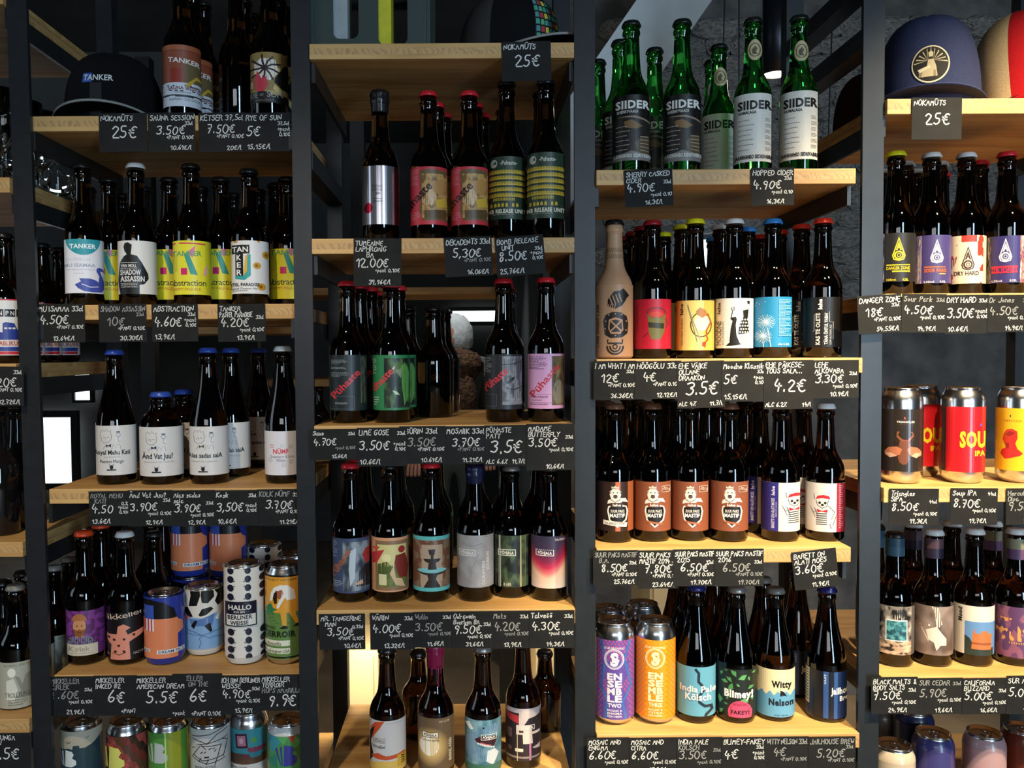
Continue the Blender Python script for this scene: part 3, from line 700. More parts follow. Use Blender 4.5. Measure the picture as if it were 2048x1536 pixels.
# third row
def doodle(a, x, y, tie):
    a.L('55555a', 2.5, x - 40, y - 40, x - 28, y - 62, x - 10, y - 50, x, y - 66, x + 12, y - 50, x + 30, y - 56, x + 26, y - 34, x + 36, y - 20).L('55555a', 2.5, x - 38, y - 30, x - 34, y + 6, x - 20, y + 24, x + 10, y + 22, x + 28, y + 4, x + 30, y - 20).L('55555a', 2.5, x - 22, y - 8, x - 8, y - 14, x - 6, y + 2).L('55555a', 2.5, x + 4, y - 12, x + 18, y - 14)
    a.P(tie, x - 6, y + 34, x + 10, y + 42, x + 28, y + 30, x + 28, y + 54, x + 10, y + 46, x - 4, y + 56).L('77777c', 2.5, x - 22, y + 64, x - 8, y + 40).L('77777c', 2.5, x + 30, y + 66, x + 44, y + 34, x + 60, y + 62, x + 68, y + 34, x + 84, y + 34, x + 90, y + 66)
    a.O('55555a', x + 75, y - 28, 14, 12, 2.5, 12).P('55555a', x + 62, y - 42, x + 88, y - 42, x + 86, y - 52, x + 64, y - 52).L('55555a', 2.5, x + 75, y - 16, x + 72, y + 14, x + 90, y + 18)
    return a
def owl(a, x, y): return a.E('1c1c1e', x, y, 12, 14, 12).L('1c1c1e', 3, x - 14, y - 18, x - 6, y - 10).L('1c1c1e', 3, x + 14, y - 18, x + 6, y - 10).R('1c1c1e', x - 30, y + 14, x + 30, y + 22)
a = Art(Z1c, 774, 696, 1026, 'd4d0cc'); doodle(a, 712, 785, '3a3a40').T('Royal Mehu Kati', 632, 858, 862, 888, '1a1a1c', .02).T('Juicy Brunch IPA', 690, 898, 800, 908, 'a5a29e').T('Passion Mango', 668, 922, 820, 944, '2a2a2c', .0); owl(a, 740, 972)
bottle(a, '1c', 'tall doodle label', 'brown sloping bottle, blue cap, white doodle label with script line', top=699, kind='taper', cap='blue')
a = Art(Z1c, 1072, 706, 1034, 'd4d0cc'); doodle(a, 1010, 800, '28305a').T('Änd Vat Juu?', 946, 880, 1144, 916, '1a1a1c', .02).T('Sea Buckthorn dry hopped Pale', 960, 932, 1150, 942, 'a5a29e'); owl(a, 1036, 988)
avj = bottle(a, '1c', 'stubby doodle label', 'stubby brown bottle with short neck, blue cap and white doodle label', top=783, kind='short', cap='blue')
pz = at(371, 960, 1.545); clone(avj, Vector((pz.x, 1.545, avj.location.z)), 'second stubby brown bottle half hidden behind the stubby doodle label', 'stubby bottle behind')
a = Art(Z1c, 1387, 702, 1026, 'd4d0cc'); doodle(a, 1325, 790, '5a5a40').T('Aias sadas saiA', 1248, 878, 1470, 908, '1a1a1c', .02).T('Rhubarb Sour Hefeweizen', 1275, 928, 1440, 938, 'a5a29e'); owl(a, 1344, 984)
ais = bottle(a, '1c', 'tall plain doodle label', 'brown sloping bottle, blue cap, white doodle label without script line', top=695, kind='taper', cap='blue')
for xq, Y, l in ((465, 1.53, 'brown sloping bottle half hidden behind the tall plain doodle label'), (520, 1.66, 'brown sloping bottle standing alone at the back of the doodle label shelf')):
    pz = at(xq, 960, Y); clone(ais, Vector((pz.x, Y, ais.location.z)), l, 'doodle label bottles behind')
a = Art(Z1c, 1880, 733, 1026, 'dad6da')
a.T('NÜMF', 1808, 852, 1908, 882, 'd23844', .03).T('Strawberry & Lime', 1790, 892, 1945, 910, '8a8088', .01).T('Witbier', 1826, 916, 1892, 936, '8a8088', .01)
for x, yy, c in ((1802, 832, 'd87a88'), (1868, 830, 'b8c0b8'), (1922, 836, 'a8a8a8'), (1792, 926, 'b0a8b0'), (1924, 936, 'a8a0a8'), (1876, 956, 'b0aab0')): a.O(c, x, yy, 10, 11, 4, 10)
bottle(a, '1c', 'strawberry dots label', 'brown sloping bottle, white cap, white label with red word and dots', top=692, kind='taper', cap='white')
std('1c', (178, 982, 262, 1052), ['ROYAL MEHU', '  KATI'], '0,33', '4.50', ('pant', '0,10€'), '13.6€/l', 'tall doodle label bottle with script line', 'R', dim=(0, 1))
std('1c', (256, 980, 346, 1053), ['Änd Vat Juu?'], '33cl', '3.90€', '+pant 0,10€', '12,9€/l', 'stubby doodle label bottle', 'L', lay=1)
std('1c', (344, 980, 431, 1053), ['Aias sadas', 'saia'], '33cl', '3.90€', '+pant 0,10€', '12,9€/l', 'tall plain doodle label bottle', 'L', lay=2)
std('1c', (429, 980, 517, 1052), ['Kosk'], '33cl', '3,50€', ('pant', '0,10€'), '10,6€/l', 'gap beside the strawberry dots label bottle', 'R', lay=3)
std('1c', (515, 978, 606, 1052), ['KOLK NÜMF'], '33cl', '3.70€', '+PANT 0,10€', '11.21€/l', 'strawberry dots label bottle', lay=2, dim=(0,))

# fourth row
a = Art(Z1d, 516, 597, 868, '6a2f6c')
a.G(400, 597, 632, 800, 24, 20, lambda s, t: lin('7d3a86') if noise.noise((s * 7, t * 7, 4)) > 0 else lin('5a2860'))
a.P('6f7a80', 404, 800, 420, 762, 456, 744, 500, 744, 548, 762, 578, 800).P('c58a5c', 462, 730, 494, 730, 500, 756, 456, 756).E('c58a5c', 478, 690, 38, 54, 22).E('a86a3c', 478, 656, 44, 42, 18, 180, 360).P('8a5028', 442, 704, 460, 714, 478, 708, 496, 714, 514, 704, 506, 742, 478, 758, 450, 742).E('3a2418', 464, 686, 5, 4, 8).E('3a2418', 492, 686, 5, 4, 8).L('3a2418', 3, 466, 728, 478, 724, 490, 728)
for i in range(8): a.E('30363c', 420 + i * 20, 775 + (i % 2) * 16, 6, 6, 8)
a.R('c9bfa8', 405, 800, 584, 868).T('K:rlek', 414, 812, 538, 842, '8a7f70', .0).para('9a8f80', 420, 852, 560, 860, 1)
bottle(a, '1d', 'purple portrait label', 'dark bottle, orange cap, purple label with bearded man portrait', top=1060, cap='orange', rows=2)
a = Art(Z1d, 758, 608, 896, '120e10')
a.TD('Mikkeller', 590, 660, 866, 622, 34, 'd2b8a4', .0)
a.P('d88a72', 636, 736, 660, 738, 700, 736, 706, 690, 740, 676, 782, 700, 752, 716, 764, 742, 800, 730, 862, 714, 866, 740, 800, 772, 772, 786, 778, 892, 660, 892, 668, 800, 640, 776)
for x, yy in ((684, 770), (742, 768), (710, 806), (690, 842), (740, 842), (800, 746), (654, 758)): a.E('3a1e1c', x, yy, 9, 8, 8)
a.L('3a1e1c', 4, 676, 850, 712, 862, 750, 848).T('HAZY IPA', 796, 850, 866, 866, 'b8a698').T('BEER', 640, 854, 656, 866, 'b8a698')
bottle(a, '1d', 'pink torso label', 'dark bottle, white cap, black label with pink tattooed torso', top=1062, cap='white', rows=2)
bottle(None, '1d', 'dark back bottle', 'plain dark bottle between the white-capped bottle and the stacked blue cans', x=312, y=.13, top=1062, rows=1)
def dream(cx, ty, by):
    a = Art(Z1d, cx, ty, by, '28368c'); d = cx - 985
    a.P('dc8258', 700 + d, 686, 1062 + d, 686, 1062 + d, by, 700 + d, by).P('dc8258', 1062 + d, 700, 1092 + d, 720, 1096 + d, 770, 1062 + d, 790)
    a.P('141216', 780 + d, 686, 780 + d, 580, 900 + d, 570, 980 + d, 590, 1040 + d, 630, 1062 + d, 690)
    a.R('3a54a8', 866 + d, 606, 922 + d, 690)
    for i in range(6): a.R('c8404a' if i % 2 == 0 else 'e2ddda', 868 + d + i * 9, 690, 877 + d + i * 9, 764)
    a.R('dedbd8', 936 + d, 878, 1100 + d, 902).T('DREAM PILS', 946 + d, 882, 1094 + d, 898, '2a3060', .02).R('dedbd8', 830 + d, 872, 898 + d, 892).T('AMERICAN', 800 + d, 876, 892 + d, 890, '2a3060', .02)
    return a
dr = can(dream(985, 560, 930), '1d', 'blue and orange can', 'short can with orange and blue print, black hat shape and flag', Hmm=119, shoulder='28368c')
a = Art(Z1x, 450, 880, 1480, 'd8d2c6')
for pts in ((310, 830, 410, 840, 415, 930, 380, 1030, 300, 1040, 320, 930), (425, 880, 490, 850, 550, 890, 555, 950, 490, 1010, 430, 1000, 420, 920), (395, 1125, 430, 1065, 520, 1050, 545, 1075, 470, 1130, 410, 1140), (560, 830, 660, 800, 660, 1010, 590, 1050, 560, 1000, 590, 930, 560, 890), (240, 930, 270, 940, 270, 1010, 240, 1000), (255, 1070, 290, 1045, 320, 1100, 340, 1145, 300, 1150, 260, 1110)): a.P('17130f', *pts)
a.P('7ea2c8', 200, 1180, 330, 1150, 480, 1165, 560, 1120, 720, 1150, 720, 1480, 200, 1480).P('5474a8', 300, 1170, 400, 1172, 560, 1120, 530, 1240, 330, 1240).P('c87a80', 250, 1120, 320, 1150, 270, 1200, 250, 1190)
a.P('17130f', 320, 1240, 360, 1180, 385, 1190, 350, 1270).P('17130f', 450, 1240, 510, 1210, 530, 1300, 510, 1310).P('e2ddd4', 560, 1180, 610, 1080, 620, 1140, 590, 1200)
for p in ((250, 1310, 330, 1325, 430, 1335, 540, 1310, 650, 1290), (400, 1460, 415, 1400, 400, 1370, 430, 1335), (430, 1335, 500, 1370, 560, 1360, 640, 1390), (265, 1250, 300, 1290, 360, 1300, 430, 1335)): a.L('4a6a9a', 7, *p)
can(a, '1d', 'cow-print can', 'short can with black and white cow print over cracked blue ice', Hmm=119, shoulder='d8d2c6')
a = Art(Z1x, 858, 560, 1480, 'dcd6cc')
for j, yy in enumerate((585, 672, 760, 850, 1212, 1300, 1388, 1470)):
    for x, s_ in ((726, 1), (896, -1), (1040, 1), (612, -1)): a.E('1c1a2c', x, yy - (x == 896) * 4, 32, 36, 14).R('1c1a2c', x + s_ * 28, yy - 26 + 40 * (j % 2), x + s_ * 44, yy - 18 + 40 * (j % 2))
a.R('1c1a2c', 678, 896, 974, 1150).R('dcd6cc', 690, 1026, 964, 1138).T('HALLO', 708, 930, 924, 978, 'dcd6cc', .03).T('ICH BIN', 760, 990, 862, 1010, 'dcd6cc', .02).TD('BERLINER', 702, 1078, 932, 1074, 42, '1c1a2c', .03).TD('WEISSE', 724, 1134, 896, 1130, 40, '1c1a2c', .03)
can(a, '1d', 'spotted white can', 'tall white can with columns of dark fruit and boxed lettering', Hmm=168, shoulder='dcd6cc', rows=1)
a = Art(Z1x, 1270, 615, 1480, 'dc9a34')
a.R('5f8040', 1000, 1000, 1600, 1480).R('17140f', 1000, 612, 1600, 634).R('17140f', 1000, 1452, 1600, 1470).T('PROJECT WITH BEER', 1086, 650, 1390, 672, '7a4a18', .01)
for i in range(12): a.L('2f5a28', 4, 1090 + i * 27, 1030 + i % 4 * 26, 1120 + i * 27, 1026 + i % 4 * 26)
a.P('e6e0d6', 1130, 800, 1160, 740, 1220, 712, 1300, 718, 1360, 770, 1376, 862, 1290, 872, 1270, 840, 1200, 960, 1182, 940, 1240, 800, 1180, 770, 1140, 880, 1118, 880).P('a05a3c', 1180, 780, 1240, 760, 1252, 800, 1220, 860, 1186, 840).P('2a1a16', 1160, 800, 1190, 768, 1190, 840, 1188, 900, 1164, 910, 1150, 850)
a.P('dc9a34', 1250, 880, 1390, 860, 1380, 940, 1372, 1030, 1410, 1110, 1376, 1130, 1310, 1010, 1330, 930, 1280, 980, 1282, 1130, 1240, 1130, 1215, 960).P('17140f', 1210, 1160, 1250, 1132, 1292, 1140, 1290, 1164).P('17140f', 1340, 1146, 1380, 1118, 1420, 1122, 1400, 1150).P('2a7a4a', 1080, 960, 1130, 900, 1150, 950, 1190, 965, 1150, 985, 1160, 1020, 1120, 1000, 1090, 1020)
a.T('SERIES', 1070, 1140, 1170, 1168, '35522a', .02).T('TERROIR', 1040, 1188, 1370, 1246, '1f2a18', .04).R('dcd8c0', 1040, 1282, 1312, 1340).R('dcd8c0', 1040, 1362, 1312, 1420).T('Amarillo', 1090, 1298, 1226, 1336, '55603c', .02).T('Washington USA', 1050, 1376, 1306, 1412, '55603c', .02)
can(a, '1d', 'harvester can', 'tall silver-topped can showing a stooping harvester in mustard trousers', Hmm=166, rows=1)
# cans stacked behind
for xq, Y, sd in ((373, 1.53, 'behind the blue and orange can'), (452, 1.53, 'behind the cow-print can')):
    pz = shelf_pt(xq, dr.location.z, Y); lo_ = clone(dr, Vector((pz.x, Y, dr.location.z)), 'blue and orange can, lower of a stack, ' + sd, 'stacked cans')
    if lo_: clone(dr, lo_.location + Vector((0, 0, .1195)), 'blue and orange can, upper of a stack, ' + sd, 'stacked cans', force=True)
std('1d', (98, 1352, 189, 1433), ['MIKKELLER', 'K:RLEK'], '33cl', '6.60€', '+pant 0,10€', '21,9€/l', 'purple portrait label bottle', 'L', dim=(0, 1, 3))
std('1d', (188, 1350, 276, 1432), ['MIKKELLER', 'INKED #2'], '', '6€', '', '+PANT', 'pink torso label bottle', 'B', lay=1)
std('1d', (270, 1350, 374, 1436), ['MIKKELLER', 'AMERICAN DREAM'], '', '5.5€', '', '+pant', 'blue and orange can', 'B', lay=2)
std('1d', (345, 1346, 446, 1437), ['MIKKELLER', 'COW ON THE'], '', '6€', '', '+PANT 0.10€', 'cow-print can', 'B', lay=1, dim=(0, 1))
std('1d', (440, 1350, 524, 1430), ['ICH BIN BERLINER', 'WEISSE'], '50cl', '4.90€', '+pant 0,10€', '15,9€/l', 'spotted white can', 'L', lay=2)
std('1d', (520, 1348, 606, 1422), ['MIKKELLER', 'TERROIR', 'HOPS AMARILLO'], '', '9.9€', '', '', 'harvester can', 'B', lay=3, dim=(2,))

# lowest row of six cans
def logoB(a, x, y, c, h=110):
    q = h / 110.0; P = lambda *v: [x + t * q if i % 2 == 0 else y + t * q for i, t in enumerate(v)]
    a.P(c, *P(0, 0, 40, 8, 52, 30, 40, 52, 66, 70, 66, 96, 40, 112, -4, 112)).P(c, *P(-22, 12, -12, 8, -8, 108, -14, 108)).P(c, *P(-46, 20, -36, 14, -16, 108, -20, 108)); return a
a = Art(Ze, 298, 232, 700, 'b0a894'); a.P('2a4048', 0, 400, 150, 380, 190, 366, 220, 372, 226, 342, 272, 342, 276, 364, 320, 366, 380, 345, 440, 300, 700, 290, 700, 700, 0, 700)
for x, yy in ((185, 325), (335, 288), (200, 318)): a.L('2a2c30', 4, x - 14, yy - 6, x, yy + 4, x + 12, yy - 8)
logoB(a, 170, 380, 'd8dcd8', 130)
can(a, '1e', 'dark treeline can', 'silver can printed with dark treeline and birds over cream sky', yaw=.02)
a = Art(Ze, 648, 272, 700, '4a2a24')
for i in range(7):
    for j in range(6):
        x, yy = 480 + i * 56, 262 + j * 72; a.P(('8a3c34', '6a3028', 'b04a44', '54382a', '3c261e')[(i * 3 + j * 2) % 5], x, yy, x + 90, yy + 10, x + 34, yy + 78); a.P(('9a4a40', '5a3a26', '7a2c28', '46301e')[(i + j * 3) % 4], x + 90, yy + 10, x + 120, yy + 84, x + 34, yy + 78)
logoB(a, 520, 345, 'd8d468', 175)
can(a, '1e', 'red triangles can', 'silver can printed with red-brown triangles and yellow letter B')
a = Art(Ze, 965, 245, 700, '4f8a3c'); a.R('7a9a34', 935, 245, 1010, 700).R('9a9a2a', 970, 240, 1062, 700).P('5a8a34', 1062, 245, 1180, 245, 1180, 700, 1062, 700).L('c8d088', 10, 940, 250, 944, 700); logoB(a, 860, 320, 'b4bab4', 160)
can(a, '1e', 'green stripes can', 'silver can printed with soft green stripes and grey letter B')
a = Art(Ze, 1288, 215, 700, 'b6b4b0')
for p in ((1150, 275, 1280, 255, 1420, 205), (1150, 290, 1220, 310, 1260, 330), (1190, 335, 1300, 320, 1420, 300), (1210, 330, 1250, 370), (1220, 345, 1370, 350), (1150, 370, 1210, 345, 1150, 440, 1260, 488, 1400, 465), (1160, 420, 1230, 462, 1390, 440), (1270, 460, 1250, 490), (1215, 440, 1200, 470), (1370, 350, 1320, 500), (1380, 310, 1420, 330, 1385, 450), (1260, 330, 1340, 260, 1420, 235)): a.L('1c1a1a', 6, *p)
for p in ((1212, 402, 1228, 392), (1240, 400, 1252, 390), (1275, 372, 1295, 366), (1318, 392, 1330, 380), (1306, 370, 1320, 366)): a.L('1c1a1a', 6, *p)
a.R('1c1a1a', 1240, 428, 1276, 440).T('BERLISTER', 1170, 506, 1330, 526, '77746f', .02)
can(a, '1e', 'black sketch can', 'pale grey can with black line drawing of a box and wires')
a = Art(Ze, 1586, 215, 700, '3f8c96')
a.P('5c4030', 1400, 420, 1500, 405, 1760, 430, 1760, 500, 1400, 500).R('c8c4c0', 1400, 492, 1800, 700).P('4a2434', 1478, 252, 1566, 245, 1576, 360, 1486, 366).P('b8788a', 1492, 268, 1554, 262, 1560, 342, 1498, 348).E('d8a8b0', 1524, 304, 16, 22, 10).E('5a9a4a', 1622, 302, 26, 24, 8)
for i in range(7): a.E('8a3a4c', 1590 + i * 18, 375 + (i % 2) * 14, 20, 18, 10)
a.P('3a7a86', 1570, 400, 1700, 396, 1670, 440, 1600, 440).E('7a3444', 1555, 425, 22, 16, 10).T('BERLISTER', 1450, 510, 1570, 526, '77746f', .02)
can(a, '1e', 'still-life can', 'silver can printed with teal room, framed picture and red fruit')
a = Art(Ze, 1880, 270, 700, '4a8a4c')
a.P('3a8a9a', 1730, 270, 1860, 272, 1760, 420).P('5aa05c', 1800, 272, 1890, 272, 1850, 340).P('a83c34', 1886, 272, 1942, 272, 1920, 330).P('2f7a6a', 1730, 480, 1800, 400, 1800, 526).P('3a6a34', 1930, 380, 2000, 320, 2000, 540); logoB(a, 1856, 338, '3c3c8c', 165)
can(a, '1e', 'green and blue polygon can', 'white-topped can with green and blue polygons and violet letter B', shoulder='c9c6c2')

# ================================================================== bay 2
def blot(c1, c2, c3, seed, k=4):
    cs = [lin(c) for c in (c1, c2, c3)]
    def fn(s, t):
        v = noise.noise((s * k, t * k, seed)) + .5 * noise.noise((s * k * 2.7, t * k * 2.7, seed + 9)); q = max(0, min(2, (v + .42) / .84 * 2)); k_ = min(1, int(q)); q -= k_; q = q * q * (3 - 2 * q); return tuple(x + (y - x) * q for x, y in zip(cs[k_], cs[k_ + 1]))
    return fn
def gothic(a, x0, y0, x1, y1, h, c, t='Pühaste'):
    return a.TD(t, x0, y0, x1, y1, h, c, .022)
BLACKWAX = mat('black_sealing_wax', '16161a', .35, coat=.3)
a = Art(Z2a, 602, 1098, 1480, 'b8b4ba', wrap=1.5)
a.T('TUMEAINE', 548, 1224, 618, 1240, '4a484c', .0).T('LAPHROAIG', 546, 1246, 620, 1262, '4a484c', .0).T('BA', 570, 1270, 600, 1286, '4a484c', .02).para('77757a', 556, 1310, 620, 1342, 2).E('b8243c', 522, 1372, 27, 34, 18).R('7a3038', 690, 1098, 760, 1480)
bottle(a, '2b', 'silver foil label', 'dark bottle sealed in black wax with silver foil label and red dot', top=183, wax=BLACKWAX, lm=FOIL, waxlen=.036)
def deka(cx):
    a = Art(Z2a, cx, 1104, 1482, 'c8343e'); d = cx - 1190
    a.para('e07a80', 1074 + d, 1122, 1130 + d, 1225, 10, 3).para('e07a80', 1074 + d, 1400, 1150 + d, 1455, 4, 4)
    a.P('6a5434', 1130 + d, 1130, 1180 + d, 1120, 1310 + d, 1128, 1320 + d, 1460, 1250 + d, 1452, 1150 + d, 1456, 1128 + d, 1400, 1140 + d, 1300).G(1145 + d, 1150, 1310 + d, 1440, 14, 22, blot('a5763e', 'c79a5c', '7c5a30', 3))
    a.P('d8b48a', 1150 + d, 1340, 1200 + d, 1230, 1240 + d, 1300, 1210 + d, 1360).P('b8864c', 1210 + d, 1200, 1280 + d, 1180, 1300 + d, 1250, 1260 + d, 1290, 1215 + d, 1260).P('d2a83c', 1230 + d, 1320, 1300 + d, 1300, 1310 + d, 1360, 1240 + d, 1370).P('5c4426', 1160 + d, 1390, 1300 + d, 1380, 1300 + d, 1440, 1160 + d, 1440)
    gothic(a, 1040 + d, 1412, 1216 + d, 1236, 54, '2a1014'); return a
for cx, wh in ((920, 'next to the silver foil label'), (1188, 'next to the green tally label')):
    sn_ = 'red ornate label ' + wh
    bottle(deka(cx), '2b', sn_, 'dark bottle, red cap, red gilt-framed painting label, ' + wh, top=184, cap='red', rows=2, rowdx=.012, group='pair of red ornate label bottles')
def bomb(cx, ty, by):
    a = Art(Z2a, cx, ty, by, '2a3a2c'); d = cx - 1692; e = ty - 1010; f = (by - ty) / 430
    Yq = lambda v: ty + (v - 1010) * f
    for r in range(5):
        n = 26; ps = [[(1556 + d + i * 10, Yq(1104 + r * 40)), (1563 + d + i * 10, Yq(1100 + r * 40)), (1563 + d + i * 10, Yq(1124 + r * 40)), (1556 + d + i * 10, Yq(1124 + r * 40))] for i in range(n)]; a.add(ps, 'c8a634'); a.R('c8a634', 1556 + d, Yq(1118 + r * 40), 1812 + d, Yq(1127 + r * 40))
    a.add([[(1604 + d + i * 10, Yq(1294)), (1610 + d + i * 10, Yq(1294)), (1610 + d + i * 10, Yq(1314)), (1604 + d + i * 10, Yq(1314))] for i in range(14)], 'c8a634')
    for x in (1592, 1618, 1640, 1664, 1690, 1730, 1756): a.P('c8a634', x - 8 + d, Yq(1356), x - 8 + d, Yq(1338), x + d, Yq(1328), x + 8 + d, Yq(1338), x + 8 + d, Yq(1356))
    a.E('b8b4a0', 1610 + d, Yq(1056), 22, 28, 12).P('2a3a2c', 1604 + d, Yq(1060), 1622 + d, Yq(1040), 1626 + d, Yq(1062)).T('-Puhaste-', 1650 + d, Yq(1040), 1756 + d, Yq(1068), 'c8c4b2', .02).T('BOMB RELEASE UNIT', 1530 + d, Yq(1372), 1810 + d, Yq(1398), 'ded6bc', .04).para('8a8c74', 1602 + d, Yq(1406), 1740 + d, Yq(1416), 1); return a
bottle(bomb(1435, 1038, 1446), '2b', 'first dark green tally label', 'tall bottle, green label of gold bottle rows, next to red ornate label', top=163, group='pair of dark green tally label bottles', rows=1)
bottle(bomb(1692, 1010, 1440), '2b', 'last dark green tally label', 'tall bottle, green label of gold bottle rows, next to the steel post', top=160, group='pair of dark green tally label bottles', rows=1, y=.052)
std('2b', (707, 477, 802, 572), ['TUMEAINE', 'LAPHROAIG', '     BA'], '', '12.00€', '+pant 0,10€', '39,96€/l', 'silver foil label bottle', 'L', tilt=-1)
std('2b', (891, 474, 986, 552), ['DEKADENTS 33cl'], '', '5,30€', '+PANT 0.10€', '16,06€/l', 'red ornate label bottles', tilt=2, dim=(2,))
std('2b', (995, 472, 1092, 550), ['BOMB RELEASE', '  UNIT'], '33cl', '8.50€', ('pant', '0,10€'), '25,76€/l', 'dark green tally label bottles', 'R', tilt=4, lay=1)
std('2a', (1005, 84, 1102, 161), ['NOKAMÜTS'], '', '25€', '', '', 'black cap with mesh back', 'B', tilt=.5)

# second row
a = Art(Zp, 295, 872, 1296, '20282a')
a.para('7c8688', 168, 908, 290, 946, 4, 5).para('7c8688', 168, 962, 290, 984, 2, 6).para('7c8688', 168, 1004, 300, 1040, 4, 7).G(385, 885, 432, 1240, 4, 20, blot('20282a', '3a443a', '565a48', 5)).box('5a6264', 3, 150, 1186, 336, 1282); gothic(a, 196, 1206, 388, 1010, 52, 'c83440').para('9aa2a2', 196, 1234, 292, 1250, 2, 8)
sm = bottle(a, '2c', 'charcoal gothic label', 'dark bottle, red cap, charcoal label with slanted red gothic word', top=562, cap='red', rows=4, rowdx=.011)
a = Art(Zp, 622, 872, 1292, '2c7a4c')
a.G(566, 896, 756, 1274, 14, 26, blot('1c2420', '26342a', '4a6a3c', 2, 3)).P('5a9a4c', 690, 960, 720, 930, 752, 1000, 748, 1180, 716, 1260, 700, 1120).P('b8d0b0', 626, 1140, 660, 1150, 682, 1176, 650, 1172).P('7a8a70', 650, 990, 700, 970, 690, 1050).para('a8c8b0', 480, 900, 512, 1020, 9, 2).para('a8c8b0', 490, 1190, 530, 1262, 4, 3); gothic(a, 470, 1180, 640, 1000, 54, 'd03c48').P('d8b0a0', 622, 976, 650, 950, 640, 984)
bottle(a, '2c', 'green painting label', 'dark bottle, green label with dark green painting and red gothic word', top=565, cap='red', rows=1, rowdx=.006)
a = Art(Zp, 1472, 866, 1286, '26272c')
a.G(1460, 882, 1608, 1250, 12, 26, blot('77767a', '9a999c', '5c5b60', 6, 3))
for i in range(9): a.L('3a3a3e', 3, 1478 + i * 15, 900, 1480 + i * 15, 1200)
a.L('2a2a2e', 6, 1460, 944, 1520, 944, 1600, 920).L('2a2a2e', 6, 1490, 1120, 1540, 1136, 1606, 1110).P('2a2a2e', 1486, 1086, 1520, 1050, 1552, 1036, 1545, 1060, 1510, 1090).R('8a898c', 1460, 1226, 1610, 1250).para('8a8a90', 1336, 886, 1385, 1010, 10, 2).box('5a5a60', 3, 1330, 1170, 1420, 1262); gothic(a, 1346, 1150, 1510, 1000, 56, 'd03c48')
bottle(a, '2c', 'birdcage grey label', 'dark bottle, red cap, charcoal label with grey birdcage picture', top=557, cap='red', rows=4, rowdx=.006)
a = Art(Zp, 1792, 862, 1280, 'd8a0c8')
a.G(1834, 880, 1926, 1254, 8, 26, blot('4a4030', '6a5c3e', '8a7c58', 7, 3)).E('8a8070', 1884, 1150, 40, 90, 16).para('55404e', 1666, 884, 1806, 986, 9, 2).L('8a5a7c', 3, 1672, 1172, 1836, 1172).L('8a5a7c', 3, 1672, 1236, 1836, 1236); gothic(a, 1706, 1196, 1896, 964, 50, 'c43440').T('Madame Butterfly', 1680, 1180, 1806, 1196, '3a2a34', .0).para('77586c', 1690, 1212, 1760, 1226, 1).para('77586c', 1676, 1244, 1810, 1258, 1)
bottle(a, '2c', 'pink label', 'dark bottle, red cap, pink label with dark painting strip', top=555, cap='red', rows=4, rowdx=.006)
for i, (xq, Yq) in enumerate(((868, .175), (876, .242), (889, .309), (818, .235))):
    bottle(None, '2c', 'gap', 'unlabelled dark bottle in the file behind the shelf gap', x=xq, y=Yq, top=612 + i % 3 * 3, glass=AMBER, group='files of bottles behind the shelf gap')
std('2c', (622, 858, 714, 920), ['Sume'], '33cl', '4.70€', '+pant 0,10€', '15,6€/l', 'charcoal gothic label bottle', 'L', dim=(3,), lay=4)
std('2c', (714, 855, 815, 933), ['LIME GOSE'], '33cl', '3.50€', ('pant', '0,10€'), '10.6€/l', 'green painting label bottle', 'R', lay=2)
std('2c', (799, 852, 892, 928), ['  SÜRIN 33cl'], '', '3.50€', '+PANT 0.10€', '10.61€/l', 'shelf gap beside the green painting label', lay=1, dim=(1,))
std('2c', (890, 852, 972, 928), ['MOSAIIK 33cl'], '', '3.70€', '+PANT 0.10€', '11,21€/l', 'shelf gap beside the birdcage label', dim=(2,))
std('2c', (969, 850, 1054, 932), ['PÜHASTE', 'PATT'], '', '3.5€', 'ALC 6.6%', '11,7/l', 'birdcage grey label bottle', 'B', lay=1)
std('2c', (1053, 847, 1150, 941), ['MADAME', 'BUTTERFLY'], '33cl', '3.50€', '+pant 0,10€', '10,6€/l', 'pink label bottle', 'L', lay=3)

# third row
a = Art(Z2c, 408, 976, 1344, '3c4a68')
a.para('8a96b0', 282, 996, 320, 1110, 9, 2).G(352, 1000, 530, 1330, 16, 26, blot('343c48', '5c6874', '8a949c', 11, 3)).P('16161c', 440, 1300, 460, 1200, 500, 1160, 540, 1150, 540, 1310).P('b4c0c8', 400, 1060, 440, 1040, 430, 1240, 400, 1300, 390, 1180).P('a83430', 478, 1090, 500, 1050, 540, 1040, 540, 1150, 500, 1150).P('c8a088', 430, 1280, 480, 1255, 484, 1286, 440, 1290).para('9aa6bc', 290, 1262, 352, 1312, 4, 5); gothic(a, 300, 1240, 408, 1060, 44, 'a8603c')
bottle(a, '2d', 'blue smoke label', 'dark bottle, red cap, slate blue label with smoky dark-suited figure', top=925, cap='red', rows=3)
a = Art(Z2c, 664, 972, 1336, 'd29a72')
a.R('8a6a4c', 568, 992, 782, 1326).G(582, 1018, 770, 1300, 14, 22, lambda s, t: lin('d2c888') if t < .5 + .1 * noise.noise((s * 4, t * 2, 3)) else (lin('5c6a34') if noise.noise((s * 5, t * 5, 8)) > 0 else lin('747a3c'))).P('4a5a2c', 584, 1150, 640, 1130, 690, 1180, 690, 1200, 584, 1230).E('e6dca4', 640, 1106, 30, 26, 14).P('d2b088', 660, 1210, 686, 1160, 700, 1240, 740, 1250, 760, 1310, 700, 1290, 676, 1240).P('7a2a20', 690, 1150, 700, 1090, 760, 1080, 784, 1180, 770, 1250, 724, 1240).E('a02c28', 738, 1052, 22, 24, 12).R('d6cfa0', 590, 1216, 640, 1290); a.P('b83438', 548, 1080, 590, 1060, 628, 1050, 600, 1100, 580, 1140, 548, 1150).P('c8503c', 548, 1040, 600, 1030, 580, 1060)
